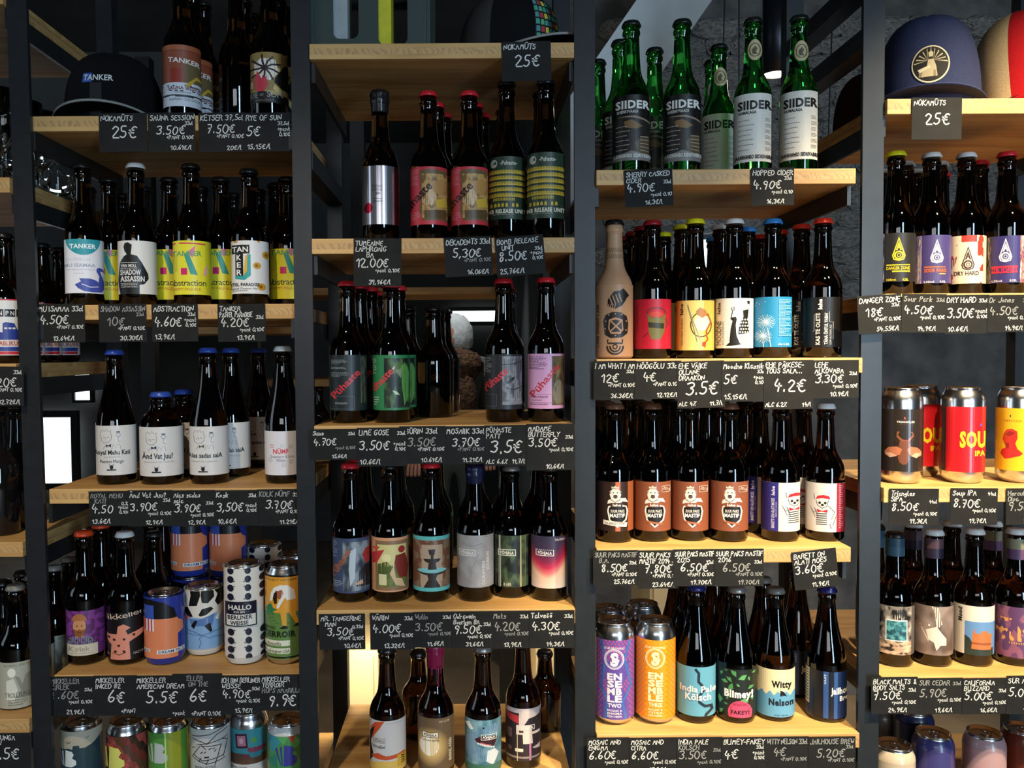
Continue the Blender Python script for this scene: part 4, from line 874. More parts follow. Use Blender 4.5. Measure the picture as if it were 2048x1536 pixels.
bottle(a, '2d', 'orange-framed painting label', 'dark bottle with orange-framed label of red-haired profile and meadow', top=926, rows=3)
a = Art(Z2c, 936, 962, 1332, '8a7460')
a.G(816, 990, 1058, 1306, 20, 26, lambda s, t: lin('a8927c') if abs(s - .5) < .28 + .05 * noise.noise((s * 5, t * 5, 1)) and t > .1 else (lin('6a4430') if noise.noise((s * 6, t * 6, 4)) > 0 else lin('7a6450'))).R('58b0b0', 700, 962, 1200, 988).R('58b0b0', 700, 1306, 1200, 1332)
a.E('2c241f', 940, 1190, 96, 34, 20, 0, 180).P('2c241f', 906, 1210, 978, 1210, 964, 1250, 996, 1306, 884, 1306, 916, 1250).E('7ab8bc', 940, 1190, 94, 18, 20).E('2c241f', 940, 1112, 54, 30, 16, 0, 180).P('2c241f', 920, 1130, 962, 1130, 970, 1185, 912, 1185).R('2c241f', 932, 1080, 950, 1114).P('2c241f', 916, 1050, 962, 1048, 956, 1086, 924, 1086)
bottle(a, '2d', 'fountain label', 'dark bottle, red cap, turquoise-edged label with stone fountain', top=924, cap='red', rows=3)
BLUEWAX = mat('dark_blue_sealing_wax', '161a3c', .35, coat=.3)
a = Art(Z2c, 1226, 956, 1306, '8f8f92')
a.G(1100, 956, 1345, 1306, 20, 24, blot('838386', '929295', '9c9c9f', 14, 2)).L('6a6a6e', 3, 1190, 1240, 1220, 1140, 1250, 1080).L('6a6a6e', 3, 1140, 1010, 1200, 1030, 1270, 1010).box('d2d2d2', 4, 1122, 1054, 1224, 1092).T('PÕHJALA', 1132, 1064, 1214, 1084, 'd2d2d2', .03).V('BOURBON', 1296, 1070, 1314, 1190, 'cacaca', .02).V('ODRAVEIN', 1268, 1130, 1288, 1290, 'cacaca', .02)
bottle(a, '2d', 'grey marble label', 'dark bottle sealed in blue wax with grey marbled label', top=930, wax=BLUEWAX, rows=3)
a = Art(Z2c, 1463, 958, 1304, '1c211e')
a.G(1350, 958, 1585, 1304, 20, 26, blot('171c19', '2a3a2e', '48583e', 15, 4))
for x, w, c in ((1388, 16, 'a8a898'), (1362, 8, '5a5c50'), (1524, 12, '9a9474'), (1554, 7, '6a6450')): a.P(c, x - w / 2, 1304, x - w / 3, 958, x + w / 3, 958, x + w / 2, 1304)
a.box('d8d8d0', 4, 1380, 1052, 1490, 1090).T('PÕHJALA', 1392, 1062, 1478, 1082, 'd8d8d0', .03).T('8 6ER', 1412, 1274, 1464, 1294, 'b8b8a8', .02)
bottle(a, '2d', 'birch forest label', 'dark bottle, silver cap, dark label with pale birch trunks', top=930, cap='silver', rows=3)
a = Art(Z2c, 1713, 962, 1312, '3a2c44')
def talv(s, t):
    edge = .50 + .30 * math.cos((s - .45) * 3.0) ; v = t - edge + .18
    k = [( -.6, '2c2a40'), (-.28, '3c2c46'), (-.12, '7a2444'), (.0, 'b42a4c'), (.10, 'cc6a6c'), (.20, 'd8b49c'), (.6, 'cfc6c0')]
    for (a0, c0), (a1, c1) in zip(k, k[1:]):
        if v <= a1: q = max(0, min(1, (v - a0) / (a1 - a0))); A_, B_ = lin(c0), lin(c1); return tuple(x + (y - x) * q for x, y in zip(A_, B_))
    return lin('cfc6c0')
a.G(1596, 962, 1832, 1312, 30, 40, talv).box('e0dad8', 4, 1628, 1054, 1742, 1092).T('PÕHJALA', 1640, 1064, 1730, 1084, 'e0dad8', .03).T('TALVEÖÖ', 1748, 978, 1822, 992, 'c8c0c4', .01)
bottle(a, '2d', 'sunset gradient label', 'dark bottle, black cap, label fading from purple through red to cream', top=930, rows=3)
std('2d', (638, 1227, 731, 1300), ['MR. TANGERINE', '  MAN'], '0,33cl', '3,50€', '+PANT 0,10€', '10,6€/l', 'blue smoke label bottle')
std('2d', (740, 1225, 830, 1300), ['VÄRIN'], '33cl', '4.00€', '+pant 0,10€', '13,32€/l', 'orange-framed painting label bottle', 'L')
std('2d', (826, 1223, 906, 1296), ['Vulin'], '33cl', '3.50€', '+pant 0,10€', '11,6€/l', 'fountain label bottle', 'L', dim=(0, 2, 3), lay=1)
std('2d', (903, 1222, 986, 1297), ['Odravein', 'Bourbon BA'], '33cl', '9.50€', '+pant 0,10€', '31,6€/l', 'grey marble label bottle', 'L', lay=2)
std('2d', (983, 1221, 1061, 1298), ['Mets'], '33cl', '4.20€', '+pant 0,10€', '13,9€/l', 'birch forest label bottle', 'L', lay=1, dim=(0, 2, 3))
std('2d', (1058, 1220, 1150, 1297), ['Talveöö'], '33cl', '4.30€', '+pant 0,10€', '14,3€/l', 'sunset gradient label bottle', 'L', lay=2)

# lowest row
Zq = (620, 1260, 3.657)
a = Art(Zq, 572, 655, 1040, 'c9c5c2')
a.P('c4502c', 450, 720, 480, 670, 550, 655, 510, 720, 460, 800, 452, 790).P('17151a', 440, 760, 480, 700, 450, 830, 470, 930, 440, 990).P('c4502c', 450, 930, 500, 900, 560, 920, 690, 905, 700, 930, 560, 950, 480, 945).P('dab45a', 440, 990, 520, 960, 700, 960, 700, 1060, 440, 1060).R('c9a23c', 640, 920, 720, 1010).V('LUX', 668, 925, 690, 990, '2a1a16', .04).box('77706e', 3, 470, 790, 552, 822).T('PÕHJALA', 478, 798, 546, 814, '77706e', .02).T('Virmalised', 462, 836, 552, 864, '2a2624', .0).para('a8a4a2', 560, 672, 680, 682, 1)
bottle(a, '2e', 'white and orange swirl label', 'dark bottle with white label swept by orange flames', top=1292, rows=0)
CRIMSON = mat('crimson_sealing_wax', '8c1440', .35, coat=.3)
a = Art(Zq, 924, 635, 1030, '7a6242')
def halo(s, t):
    d = math.hypot((s - .33) * 1.0, (t - .55) * 1.45); k = max(0, min(1, (d - .22) / .34)); A_, B_ = lin('d2b070'), lin('63503a'); return tuple(x + (y - x) * k for x, y in zip(A_, B_))
a.G(796, 635, 1050, 1030, 26, 32, halo).E('ece4d2', 874, 846, 70, 74, 24).P('ece4d2', 826, 740, 884, 750, 942, 740, 936, 784, 884, 776, 830, 780).box('4a3a24', 4, 826, 742, 940, 780).T('PÕHJALA', 838, 752, 930, 772, '4a3a24', .03).T('CELLAR SERIES', 822, 796, 946, 808, '5a4a34', .01).V('BARREL AGED', 1016, 800, 1034, 970, 'd8cdb4', .02).T('XO 12.5%', 946, 654, 1020, 668, 'c8bca4', .01)
cb = bottle(a, '2e', 'golden halo label', 'dark bottle with dripping crimson wax and brown label with glowing circle', top=1286, wax=CRIMSON, waxlen=.040)
for dx, ln in ((.0045, .030), (-.006, .010), (.009, .008)):
    d = obj('wax_drip', lathe('wax_drip', [(0, -ln - .003), (.0016, -ln - .001), (.0013, -ln * .5), (.0018, 0), (0, .004)], 10), CRIMSON, cb)
    d.location = (dx, -math.sqrt(.0148 ** 2 - dx * dx), .228 - .041)
a = Art(Zq, 1268, 650, 1040, '4a7484')
a.G(1140, 650, 1398, 1010, 24, 30, blot('3f6a7c', '5a8494', '7ca0ac', 19, 3)).P('6a88a8', 1140, 800, 1200, 740, 1280, 690, 1360, 680, 1380, 720, 1360, 770, 1290, 760, 1220, 790, 1240, 850, 1320, 880, 1300, 960, 1200, 960, 1140, 900).P('c8d0d4', 1300, 880, 1350, 870, 1380, 910, 1340, 990, 1290, 960).P('3a1a20', 1205, 795, 1260, 765, 1350, 770, 1374, 790, 1345, 850, 1290, 836, 1230, 822).P('b86a78', 1250, 815, 1330, 840, 1300, 848, 1250, 832)
for i in range(9): a.P('e6e4de', 1225 + i * 14, 818 + i * 4, 1233 + i * 14, 838 + i * 4, 1238 + i * 14, 820 + i * 4)
a.E('141418', 1272, 706, 6, 8, 8).R('3a6a58', 1100, 985, 1420, 1040).P('e0e4e4', 1140, 690, 1170, 670, 1200, 720, 1180, 730).box('e6e4e0', 4, 1254, 758, 1362, 796).T('PÕHJALA', 1266, 768, 1352, 788, 'e6e4e0', .03)
bottle(a, '2e', 'shark label', 'dark bottle, silver cap, sea-blue label with open-jawed shark', top=1290, cap='silver', rows=0)
a = Art(Zq, 1560, 565, 960, '2a2228')
a.R('b8aeb4', 1400, 565, 1720, 600).P('a8343c', 1430, 600, 1540, 620, 1530, 680, 1450, 650).P('c4b8b8', 1530, 590, 1680, 570, 1680, 620, 1600, 640, 1560, 700, 1530, 700).P('d2c2bc', 1510, 690, 1620, 690, 1630, 830, 1560, 830, 1556, 760, 1510, 760).R('3a2c30', 1530, 730, 1562, 746).R('5c4a4c', 1440, 720, 1480, 790).R('c8bcb4', 1620, 740, 1680, 760).R('b878a0', 1604, 830, 1618, 955).R('d8d0c4', 1502, 866, 1560, 890).P('b4a8a4', 1625, 860, 1680, 840, 1680, 880, 1640, 870).E('5c4c4c', 1462, 870, 16, 18, 8).R('8a7c7c', 1440, 925, 1680, 940).L('d2c49a', 5, 1518, 760, 1518, 960).box('e0d8d4', 4, 1520, 690, 1640, 722).T('PÕHJALA', 1530, 698, 1632, 716, 'e0d8d4', .03)
bottle(a, '2e', 'glitch collage label', 'dark bottle with black label of red, white and pink glitch blocks', top=None, y=.11)
bottle(None, '2e', 'amber back bottle', 'unlabelled bottle at the back beyond the glitch collage label', x=1090, y=.25, top=1300)
bottle(None, '2e', 'amber back bottle', 'unlabelled bottle at the back beyond the white and orange swirl label', x=838, y=.22, top=1300)

# ================================================================== bay 3
def sherry(cx, ty, by):
    a = Art(Z3a, cx, ty, by, '0f0d0c'); d = cx - 737; e = ty - 628
    Q = lambda *v: [t + (d if i % 2 == 0 else e) for i, t in enumerate(v)]
    a.P('26211d', *Q(615, 790, 720, 760, 860, 790, 860, 1062, 615, 1062)).P('5a4a3a', *Q(760, 940, 800, 900, 850, 900, 852, 1020, 780, 1000)).P('7a5c3a', *Q(690, 800, 740, 790, 810, 830, 770, 850, 700, 840)).P('8a7a66', *Q(640, 768, 760, 764, 856, 796, 856, 806, 750, 776)).P('77726c', *Q(615, 1040, 740, 990, 860, 1030, 860, 1062, 615, 1062))
    for i in range(7): a.para('a8a49c', 640 + d, 830 + e + i * 30, 730 + d, 840 + e + i * 30, 1, i)
    for i in range(6): a.L('a89878', 5, *Q(795, 900 + i * 22, 845, 896 + i * 24))
    a.T('SIIDER', 638 + d, 666 + e, 854 + d, 716 + e, 'dcd8d0', .04).T('SHERRYVAADI', 646 + d, 728 + e, 780 + d, 746 + e, 'c4c0b8', .03).T('JAANIHANSO SIIDRIVABRIK', 620 + d, 1012 + e, 870 + d, 1034 + e, 'd4d0c8', .04); return a
def humal(cx, ty, by, small=False):
    a = Art(Z3a, cx, ty, by, 'd6d2c8', wrap=1.25 if not small else 1.9); d = cx - 1204; e = ty - 620
    for i in range(7): a.para('77746e', 1112 + d, 790 + e + i * 32, (1200 + i % 3 * 16) + d, 800 + e + i * 32, 1, i)
    for i in range(6): a.para('88857e', 1285 + d, 780 + e + i * 38, 1322 + d, 806 + e + i * 38, 3, i + 20)
    a.T('SIIDER', 1108 + d, 668 + e, 1326 + d, 722 + e, '1c1a18', .04).T('HUMALAGA', 1114 + d, 734 + e, 1228 + d, 752 + e, '2a2826', .03).T('JAANIHANSO SIIDRIVABRIK', 1090 + d, 1020 + e, 1340 + d, 1044 + e, '1c1a18', .04); return a
def seal(x, y, cx):
    a = Art(Z3a, cx, y - 70, y + 70, None, wrap=1.4); return a.E('b0a27c', x, y, 46, 68, 28).O('55492c', x, y, 34, 42, 6, 20).P('4a4028', x - 14, y + 28, x - 18, y - 4, x + 4, y - 26, x + 16, y - 8, x + 8, y + 12, x + 18, y + 30)
GD = PROF['long']
sb = None
for cx, ty, by, tp, wh in ((404, 632, 1058, 44, 'nearer the middle post'), (738, 628, 1062, 41, 'nearer the white labels')):
    b = bottle(sherry(cx, ty, by), '3a', 'black cider label', 'green cider bottle with black label in white capitals, ' + wh, top=tp, cap='greendark', glass=GREEN, group='pair of black label cider bottles')
    sb = b
hb = None
for cx, ty, by, tp, sx, sy, wh in ((1204, 622, 1066, 38, 1216, 330, 'nearer the black labels'), (1506, 606, 1050, 33, 1522, 338, 'last before the board end')):
    b = bottle(humal(cx, ty, by), '3a', 'white cider label', 'green cider bottle, white label, gold neck seal, ' + wh, top=tp, cap='greendark', glass=GREEN, group='pair of white label cider bottles', neck=(seal(sx, sy, cx), 14.8))
    hb = b
for xq, Yq, src, l in ((1309, 1.56, sb, 'green cider bottle in the second rank with black label'), (1240, 1.52, sb, 'green cider bottle at the post, mostly hidden, black label'), (1437, 1.56, hb, 'green cider bottle in the second rank with white label'), (1424, 1.64, hb, 'green cider bottle in the third rank with white label'), (1196, 1.62, sb, 'green cider bottle farthest back beside the middle post')):
    pz = at(xq, 300, Yq); clone(src, Vector((pz.x, Yq, src.location.z)), l, 'cider bottles in the back ranks')
std('3a', (1251, 339, 1347, 412), ['SHERRY CASKED', 'CIDER'], '33cl', '4.90€', '+pant 0,10', '16,3€/l', 'black label cider bottles', 'L', tilt=2)
std('3a', (1502, 336, 1588, 410), ['HOPPED CIDER'], '33cl', '4.90€', '+pant 0,10', '16,3€/l', 'white label cider bottles', 'L')

# second row
PAINTED = mat('beige_painted_bottle', 'b48a68', .45, noise_scale=25, noise_amt=.08)
a = Art(Z3b, 293, 560, 1035, 'b48a68', wrap=1.45)
a.P('1c1716', 250, 660, 290, 605, 330, 600, 350, 620, 368, 660, 340, 700, 300, 720, 250, 700).P('1c1716', 330, 600, 350, 585, 388, 630, 362, 660, 340, 630)
for i in range(4): a.L('b48a68', 7, 262 + i * 20, 640 - i * 6, 280 + i * 20, 690 - i * 6)
for i in range(4): a.L('b48a68', 5, 258 + i * 14, 690, 250 + i * 14, 720)
a.P('221b1a', 222, 800, 236, 760, 280, 740, 330, 742, 372, 768, 382, 820, 376, 880, 340, 908, 270, 912, 232, 890).P('b48a68', 258, 790, 300, 776, 345, 790, 350, 860, 330, 884, 270, 884, 254, 850).P('221b1a', 266, 800, 300, 790, 338, 800, 342, 850, 326, 872, 274, 872, 262, 850).L('b48a68', 9, 272, 802, 336, 866).L('b48a68', 9, 334, 802, 270, 866)
for x, yy in ((238, 800), (234, 850), (258, 760), (340, 758), (368, 800), (366, 860), (300, 752), (300, 896)): a.E('b48a68', x, yy, 5, 5, 8)
a.L('221b1a', 10, 252, 925, 252, 946, 344, 946, 344, 925).O('221b1a', 298, 968, 50, 50, 10, 16, 0, 180).O('221b1a', 298, 968, 32, 32, 9, 14, 0, 180).O('221b1a', 298, 968, 14, 14, 7, 14).V('I AM WHAT I AM', 178, 690, 196, 970, '6a4c38', .02)
pb = bottle(a, '3b', 'beige painted bottle', 'beige painted bottle with black folk symbols instead of a label', top=440, cap='black', glass=AMBER, lm=PAPER)
gl = [c for c in pb.children if c.name.startswith('bottle_glass')][0]; me = gl.data.copy(); me.materials.clear(); me.materials.append(PAINTED); gl.data = me
for k, yy in enumerate((330, 372)):                 # zig-zag bands round the neck
    Hm = .228; rr = .0163 - k * -.0012; zz = at(1229, 400 + yy / 3.303, 1.415).z - pb.location.z; v, f = [], []
    pts = [(rr * 1.0 * (i * .11 - 1.3), zz + (.0035 if i % 2 else -.0035)) for i in range(25)]
    for q in ribbon(pts, .0012):
        f.append(tuple(range(len(v), len(v) + 4))); v += [((rr + .0006) * math.sin(x / rr), -(rr + .0006) * math.cos(x / rr), z_) for x, z_ in q]
    obj('zigzag_band', mesh_of('zigzag_band', v, f), mat('black_print', '1c1716', .5), pb)
a = Art(Z3l, 472, 145, 522, 'b01830')
a.O('4a3426', 503, 248, 68, 36, 9, 20).P('6a6434', 436, 255, 470, 285, 540, 285, 570, 255, 560, 400, 530, 450, 470, 450, 446, 400).E('b83a2c', 503, 262, 56, 22, 16).P('2a2a18', 440, 320, 560, 330, 556, 370, 445, 360).L('4a3426', 6, 570, 300, 590, 330, 574, 356).L('3a2018', 5, 410, 430, 440, 400).V('LEHE PRUULIKODA', 352, 180, 368, 380, '7a1424', .02)
bottle(a, '3b', 'red mug label', 'dark bottle, dark red cap, crimson label with green mug', top=441, cap='darkred', rows=3, rowdx=-.004)
a = Art(Z3l, 796, 155, 533, 'c8a04a')
a.R('d8be72', 700, 155, 860, 533).O('3a2a18', 840, 340, 76, 92, 8, 24).E('e0d6b4', 846, 325, 58, 62, 18).P('9a6a3c', 800, 240, 830, 210, 870, 225, 890, 260, 850, 290, 820, 270).L('8a4a24', 12, 890, 260, 910, 320, 880, 380, 880, 420, 890, 450, 866, 480).P('b83a24', 850, 470, 880, 470, 872, 512, 846, 500).L('6a6a60', 7, 742, 190, 812, 470).L('8a8a80', 7, 760, 250, 836, 460).V('lehe', 686, 178, 708, 262, '3a2410', .03).V('väike ollane draakon', 690, 290, 706, 500, 'a07a34', .01)
bottle(a, '3b', 'yellow dragon bowl label', 'dark bottle, yellow cap, mustard label with dragon and bowl', top=438, cap='yellow', rows=3, rowdx=-.008)
a = Art(Z3l, 1090, 138, 517, 'd4d0cc')
a.P('17140f', 1064, 500, 1058, 460, 1066, 370, 1080, 310, 1066, 300, 1068, 284, 1106, 280, 1112, 300, 1104, 340, 1110, 420, 1130, 470, 1144, 490, 1070, 500).L('17140f', 7, 1068, 290, 1080, 240, 1072, 212, 1092, 208, 1090, 230).P('17140f', 1030, 500, 1060, 470, 1070, 500).P('17140f', 1186, 160, 1206, 158, 1206, 186, 1190, 186).P('d8c4b4', 1184, 180, 1206, 186, 1200, 226, 1176, 226).P('17140f', 1156, 232, 1198, 222, 1192, 290, 1204, 400, 1122, 412, 1130, 340, 1160, 280)
for i in range(5):
    for j in range(4): a.E('d4d0cc', 1136 + j * 18 + i % 2 * 6, 300 + i * 24, 6, 7, 8)
a.L('d8c4b4', 7, 1150, 412, 1162, 490).L('d8c4b4', 7, 1180, 408, 1178, 490).V('lehe', 970, 168, 992, 256, '2a2826', .03).V('MOODNE', 962, 310, 998, 494, '2a2826', .0).V('KLASSIKA', 1002, 310, 1020, 490, '8a8886', .0)
bottle(a, '3b', 'white fashion-lady label', 'dark bottle, white cap, white label with lady in dress and black dog', top=438, cap='white', rows=1, rowdx=-.004)
a = Art(Z3l, 1380, 128, 508, '2078a8')
for cx_, cy_, r_ in ((1336, 318, 66), (1316, 424, 60)):
    for i in range(22):
        q = i * math.pi * 2 / 22; a.L('c4d8e4' if i % 2 else '8ab8d4', 4, cx_ + 10 * math.cos(q), cy_ + 10 * math.sin(q), cx_ + r_ * math.cos(q), cy_ + r_ * .85 * math.sin(q))
    a.E('d8e4ea', cx_, cy_, 13, 12, 10)
a.L('d8e4ea', 5, 1350, 370, 1372, 505).L('d8e4ea', 5, 1316, 470, 1320, 505).para('88bcd8', 1428, 150, 1518, 430, 26, 4).T('Alc 6.2%', 1424, 478, 1500, 494, 'c4dcea', .01)
for x, yy in ((1270, 170), (1290, 180), (1330, 165), (1262, 190)): a.E('8ab8d4', x, yy, 4, 4, 6)
bottle(a, '3b', 'blue dandelion label', 'dark bottle, blue cap, bright blue label with white dandelions', top=438, cap='skyblue', rows=3, rowdx=-.012)
a = Art(Z3l, 1760, 130, 510, '0c0a0a', wrap=1.4)
a.V('lehe', 1728, 145, 1758, 222, 'd8d4ce', .04).V('KAS TE OLETE', 1712, 250, 1742, 490, 'c8c4be', .03).V('TÄNA ÕHTUL VABA?', 1776, 250, 1800, 488, 'c8c4be', .03).V('LOW ALCOHOL ALE', 1814, 340, 1828, 488, '9a9690', .01).L('a8a49e', 3, 1690, 388, 1700, 388, 1700, 262, 1712, 262).L('a8a49e', 3, 1812, 240, 1812, 318, 1840, 318, 1840, 450)
bottle(a, '3b', 'black bottle with upright lettering', 'black bottle, bright red cap, white lettering printed upwards', top=437, cap='orangered', rows=4, rowdx=-.013)
std('3b', (1187, 722, 1273, 800), ['I AM WHAT I AM'], '33cl', '12€', '+PANT 0.10€', '36.36€/l', 'beige painted bottle')
std('3b', (1270, 722, 1363, 798), ['HÖÖGÕLU 33cl'], '', '4€', '+PANT 0.10€', '12.12€/l', 'red mug label bottle', lay=1)
std('3b', (1355, 722, 1450, 816), ['EHE VÄIKE', 'OLLANE', 'DRAAKON'], '', '3.5€', 'ALC 4%', '11.7/l', 'yellow dragon bowl label bottle', 'B', tilt=1, lay=2)
std('3b', (1443, 722, 1535, 803), ['Moodne Klassika'], '33cl', '5€', ('pant', '0,10€'), '15,15€/l', 'white fashion-lady label bottle', 'R', lay=3)
std('3b', (1528, 720, 1627, 818), ['EHE PÄIKESE-', 'TÕUS SALA...'], '', '4.2€', 'ALC 6.2%', '14/l', 'blue dandelion label bottle', 'B', lay=4)
std('3b', (1626, 720, 1718, 796), ['LEHE', 'ALKOVABA'], '33cl', '3.30€', '+pant 0,10€', '10.9€/l', 'black bottle with upright lettering', 'L')

# third row
def mastif(cx, ty, by, yr, dark=False):
    a = Art(Z3c, cx, ty, by, '2a1a14' if dark else '7c4630'); d = cx - 800
    Q = lambda *v: [t + d if i % 2 == 0 else t for i, t in enumerate(v)]
    if dark: a.R('a85a34', 300, ty, 332, by).R('8a4a2c', 380, ty, 470, by)
    a.P('cfc8c0', *Q(752, 752, 758, 728, 782, 714, 836, 712, 870, 712, 886, 742, 852, 734, 832, 748, 770, 748)).P('cfc8c0', *Q(774, 664, 786, 652, 824, 652, 836, 664, 842, 690, 834, 714, 818, 728, 792, 728, 776, 714, 768, 690)).P('b8b0a8', *Q(780, 648, 780, 632, 790, 640, 804, 628, 818, 640, 828, 632, 828, 648))
    a.P('8a8078', *Q(766, 668, 778, 660, 774, 690)).P('8a8078', *Q(844, 668, 832, 660, 836, 690)).E('241a18', 792 + d, 676, 5, 4, 8).E('241a18', 818 + d, 676, 5, 4, 8).P('4a3c36', *Q(794, 690, 816, 690, 820, 708, 805, 716, 790, 708)).P('241a18', *Q(799, 690, 811, 690, 805, 698)).L('4a3c36', 4, *Q(776, 722, 804, 740, 836, 720))
    a.P('d8d2ca', *Q(758, 770, 780, 756, 800, 762, 838, 752, 876, 766, 886, 800, 876, 860, 818, 910, 764, 860, 752, 800)).P('120e0c', *Q(764, 776, 800, 766, 870, 770, 876, 800, 868, 854, 818, 898, 772, 856, 762, 800)).P('7c4630' if not dark else '3a241a', *Q(772, 744, 850, 742, 850, 770, 772, 772)).T('lehe', 788 + d, 750, 840 + d, 766, 'e0dad2', .03).T('SUUR PAKS', 774 + d, 790, 862 + d, 808, 'cfc8c0', .02).T('MASTIF', 770 + d, 816, 864 + d, 840, 'e6e0d8', .03)
    if dark: a.P('d8d2ca', 222, 860, 376, 876, 370, 906, 222, 890).T('BA BARLEY WINE', 236, 872, 360, 890, '3a241a', .01)
    else:
        a.P('9a5a3c', *Q(766, 862, 870, 880, 866, 892, 768, 876))
        if yr: a.box('b8a89c', 3, 862 + d, 632, 914 + d, 672).TD(yr, 866 + d, 652, 910 + d, 668, 18, 'b8a89c', .02)
    return a
for i, (cx, yr, cp, sn, l) in enumerate(((295, '', 'brown', 'black shield dog label', 'dark bottle, brown cap, black label with dog above shield and ribbon'), (542, '2014', 'brown', 'first brown shield dog label', 'dark bottle, brown cap, brown shield dog label beside the ribboned black one'), (790, '2015', 'black', 'middle brown shield dog label', 'dark bottle, black cap, brown shield dog label between two alike'), (1050, '2016', 'brown', 'last brown shield dog label', 'dark bottle, brown cap, brown shield dog label nearest the beret label bottles'))):
    bottle(mastif(cx, 604, 934, yr, i == 0), '3c', sn, l, top=807, cap=cp, rows=3)
def beret(a, x, y):
    a.P('b02430', x - 44, y - 20, x - 30, y - 44, x + 10, y - 52, x + 46, y - 44, x + 52, y - 24, x, y - 30).L('1c1a1c', 4, x - 50, y - 20, x - 54, y - 56).L('1c1a1c', 4, x - 40, y - 14, x - 30, y + 20, x, y + 38, x + 30, y + 24, x + 40, y - 16).E('1c1a1c', x - 16, y + 2, 9, 9, 8).E('1c1a1c', x + 20, y + 2, 9, 9, 8).E('1c1a1c', x + 2, y + 16, 10, 8, 8).P('b02430', x - 34, y + 44, x, y + 56, x + 36, y + 44, x + 34, y + 66, x, y + 60, x - 30, y + 66)
    for i in range(6): a.L('1c1a1c', 5, x - 36, y + 76 + i * 14, x + 30, y + 74 + i * 14)
    for i in range(8): a.L('55545a', 2.5, x - 80 + i * 6, y + 30 + i * 9 % 40, x - 60 + i * 5, y + 60 + i * 13 % 50)
    a.L('33323a', 3, x + 40, y + 20, x + 80, y + 60, x + 60, y + 110, x + 90, y + 90, x + 70, y + 150).L('33323a', 3, x + 50, y + 140, x + 60, y + 170); return a
a = Art(Z3c, 1388, 610, 936, 'd0cac2'); beret(a, 1478, 730); a.R('2c2a7a', 1260, 610, 1376, 936).V('lehe', 1330, 634, 1352, 696, 'c8c4dc', .03).V('BARETT ON ALATI MOES', 1330, 716, 1350, 916, 'c8c4dc', .02).V('BIERE DE GARDE', 1356, 740, 1366, 840, 'a8a4c4', .0)
bottle(a, '3c', 'blue-edged beret label', 'dark bottle, white label with broad blue edge and red beret', top=808, rows=3, rowdx=-.01)
a = Art(Z3c, 1682, 614, 940, 'c8c4c4'); beret(a, 1664, 744); a.R('8c2438', 1758, 614, 1860, 940).para('b8808c', 1770, 626, 1800, 920, 24, 3)
bottle(a, '3c', 'red-edged beret label', 'dark bottle, white cap, white label with red edge and red beret', top=806, cap='white', rows=2, rowdx=-.01)
std('3c', (1186, 1100, 1277, 1172), ['SUUR PAKS MASTIF', '  B.A.'], '33cl', '8.50€', '+PANT 0.10€', '25.76€/l', 'black shield dog label bottle', dim=(0, 1))
std('3c', (1275, 1100, 1356, 1178), ['SUUR PAKS', 'MASTIF 2014'], '33', '7.80€', '+PANT 0,10', '23.64€/l', 'first brown shield dog label bottle', lay=1)
std('3c', (1346, 1098, 1431, 1173), ['SUUR PAKS MASTIF', ' 2015'], '33cl', '6.50€', '+PANT 0.10€', '19.70€/l', 'middle brown shield dog label bottle', lay=2)
std('3c', (1428, 1097, 1528, 1173), ['SUUR PAKS MASTIF', ' 2016'], '33cl', '6.50€', '+PANT 0.10€', '19.70€/l', 'last brown shield dog label bottle', lay=3, dim=(3, 4, 5))
std('3c', (1590, 1099, 1680, 1177), ['BARETT ON', 'ALATI MOES'], '', '3.60€', '+pant 0,10€', '11,9€/l', 'two beret label bottles', 'L', tilt=6)

# fourth row
def ensemble(cx, ty, by, base, ink, word, tail, pat):
    a = Art(Z3d, cx, ty, by, base); d = cx - 296
    pat(a, d)
    a.O(ink, 296 + d, 818, 62, 66, 6, 26).O(ink, 296 + d, 818, 54, 58, 3, 24).T('S', 270 + d, 776, 324 + d, 862, ink, .04).T('B', 282 + d, 788, 330 + d, 840, ink, .01).T('SORI BREWING', 230 + d, 736, 362 + d, 752, ink, .01)
    for i, t in enumerate(('EN', 'SE', 'MB', 'LE')): a.T(t, 250 + d, 914 + i * 50, 346 + d, 956 + i * 50, ink, .05)
    a.T(word, 254 + d, 1118, 342 + d, 1144, ink, .04)
    for i, t in enumerate(tail): a.T(t, 252 + d, 1158 + i * 20, 346 + d, 1172 + i * 20, ink, .02)
    return a
def pat1(a, d):
    for i in range(24):
        for j in range(30):
            if (i + j) % 2: a.items.append(([(150 + i * 12, 690 + j * 18), (160 + i * 12, 690 + j * 18), (160 + i * 12, 704 + j * 18), (150 + i * 12, 704 + j * 18)], a.layer, lin('a84a78' if abs(i - 12) > 3 + 5 * abs(math.sin(j * .18)) or j < 8 else '5a4490')))
    a.layer += 1
    a.L('3a62a8', 16, 205, 690, 240, 820, 205, 1000, 250, 1110, 235, 1225).L('3a62a8', 16, 392, 690, 358, 820, 400, 990, 346, 1110, 368, 1225)
def pat2(a, d):
    for i in range(24):
        for j in range(30):
            if (i + j) % 2: a.items.append(([(420 + i * 12, 695 + j * 18), (430 + i * 12, 695 + j * 18), (430 + i * 12, 709 + j * 18), (420 + i * 12, 709 + j * 18)], a.layer, lin('d2761c' if abs(i - 12) > 5 else 'e8982c')))
    a.layer += 1
can(ensemble(292, 690, 1228, '5c4a98', 'd8d0dc', 'TWO', ('MOSAIC &', 'ENIGMA', 'DDH NEIPA'), pat1), '3d', 'purple grid can', 'tall silver-topped can with purple and pink grid print', Hmm=168, rows=1)
can(ensemble(562, 695, 1228, 'e08a20', 'f0dcae', 'THREE', ('MOSAIC &', 'CITRA', 'DDH NEIPA'), pat2), '3d', 'orange grid can', 'tall silver-topped can with orange grid print', Hmm=168, rows=1)
a = Art(Z3d, 830, 862, 1196, '5c9ab4')
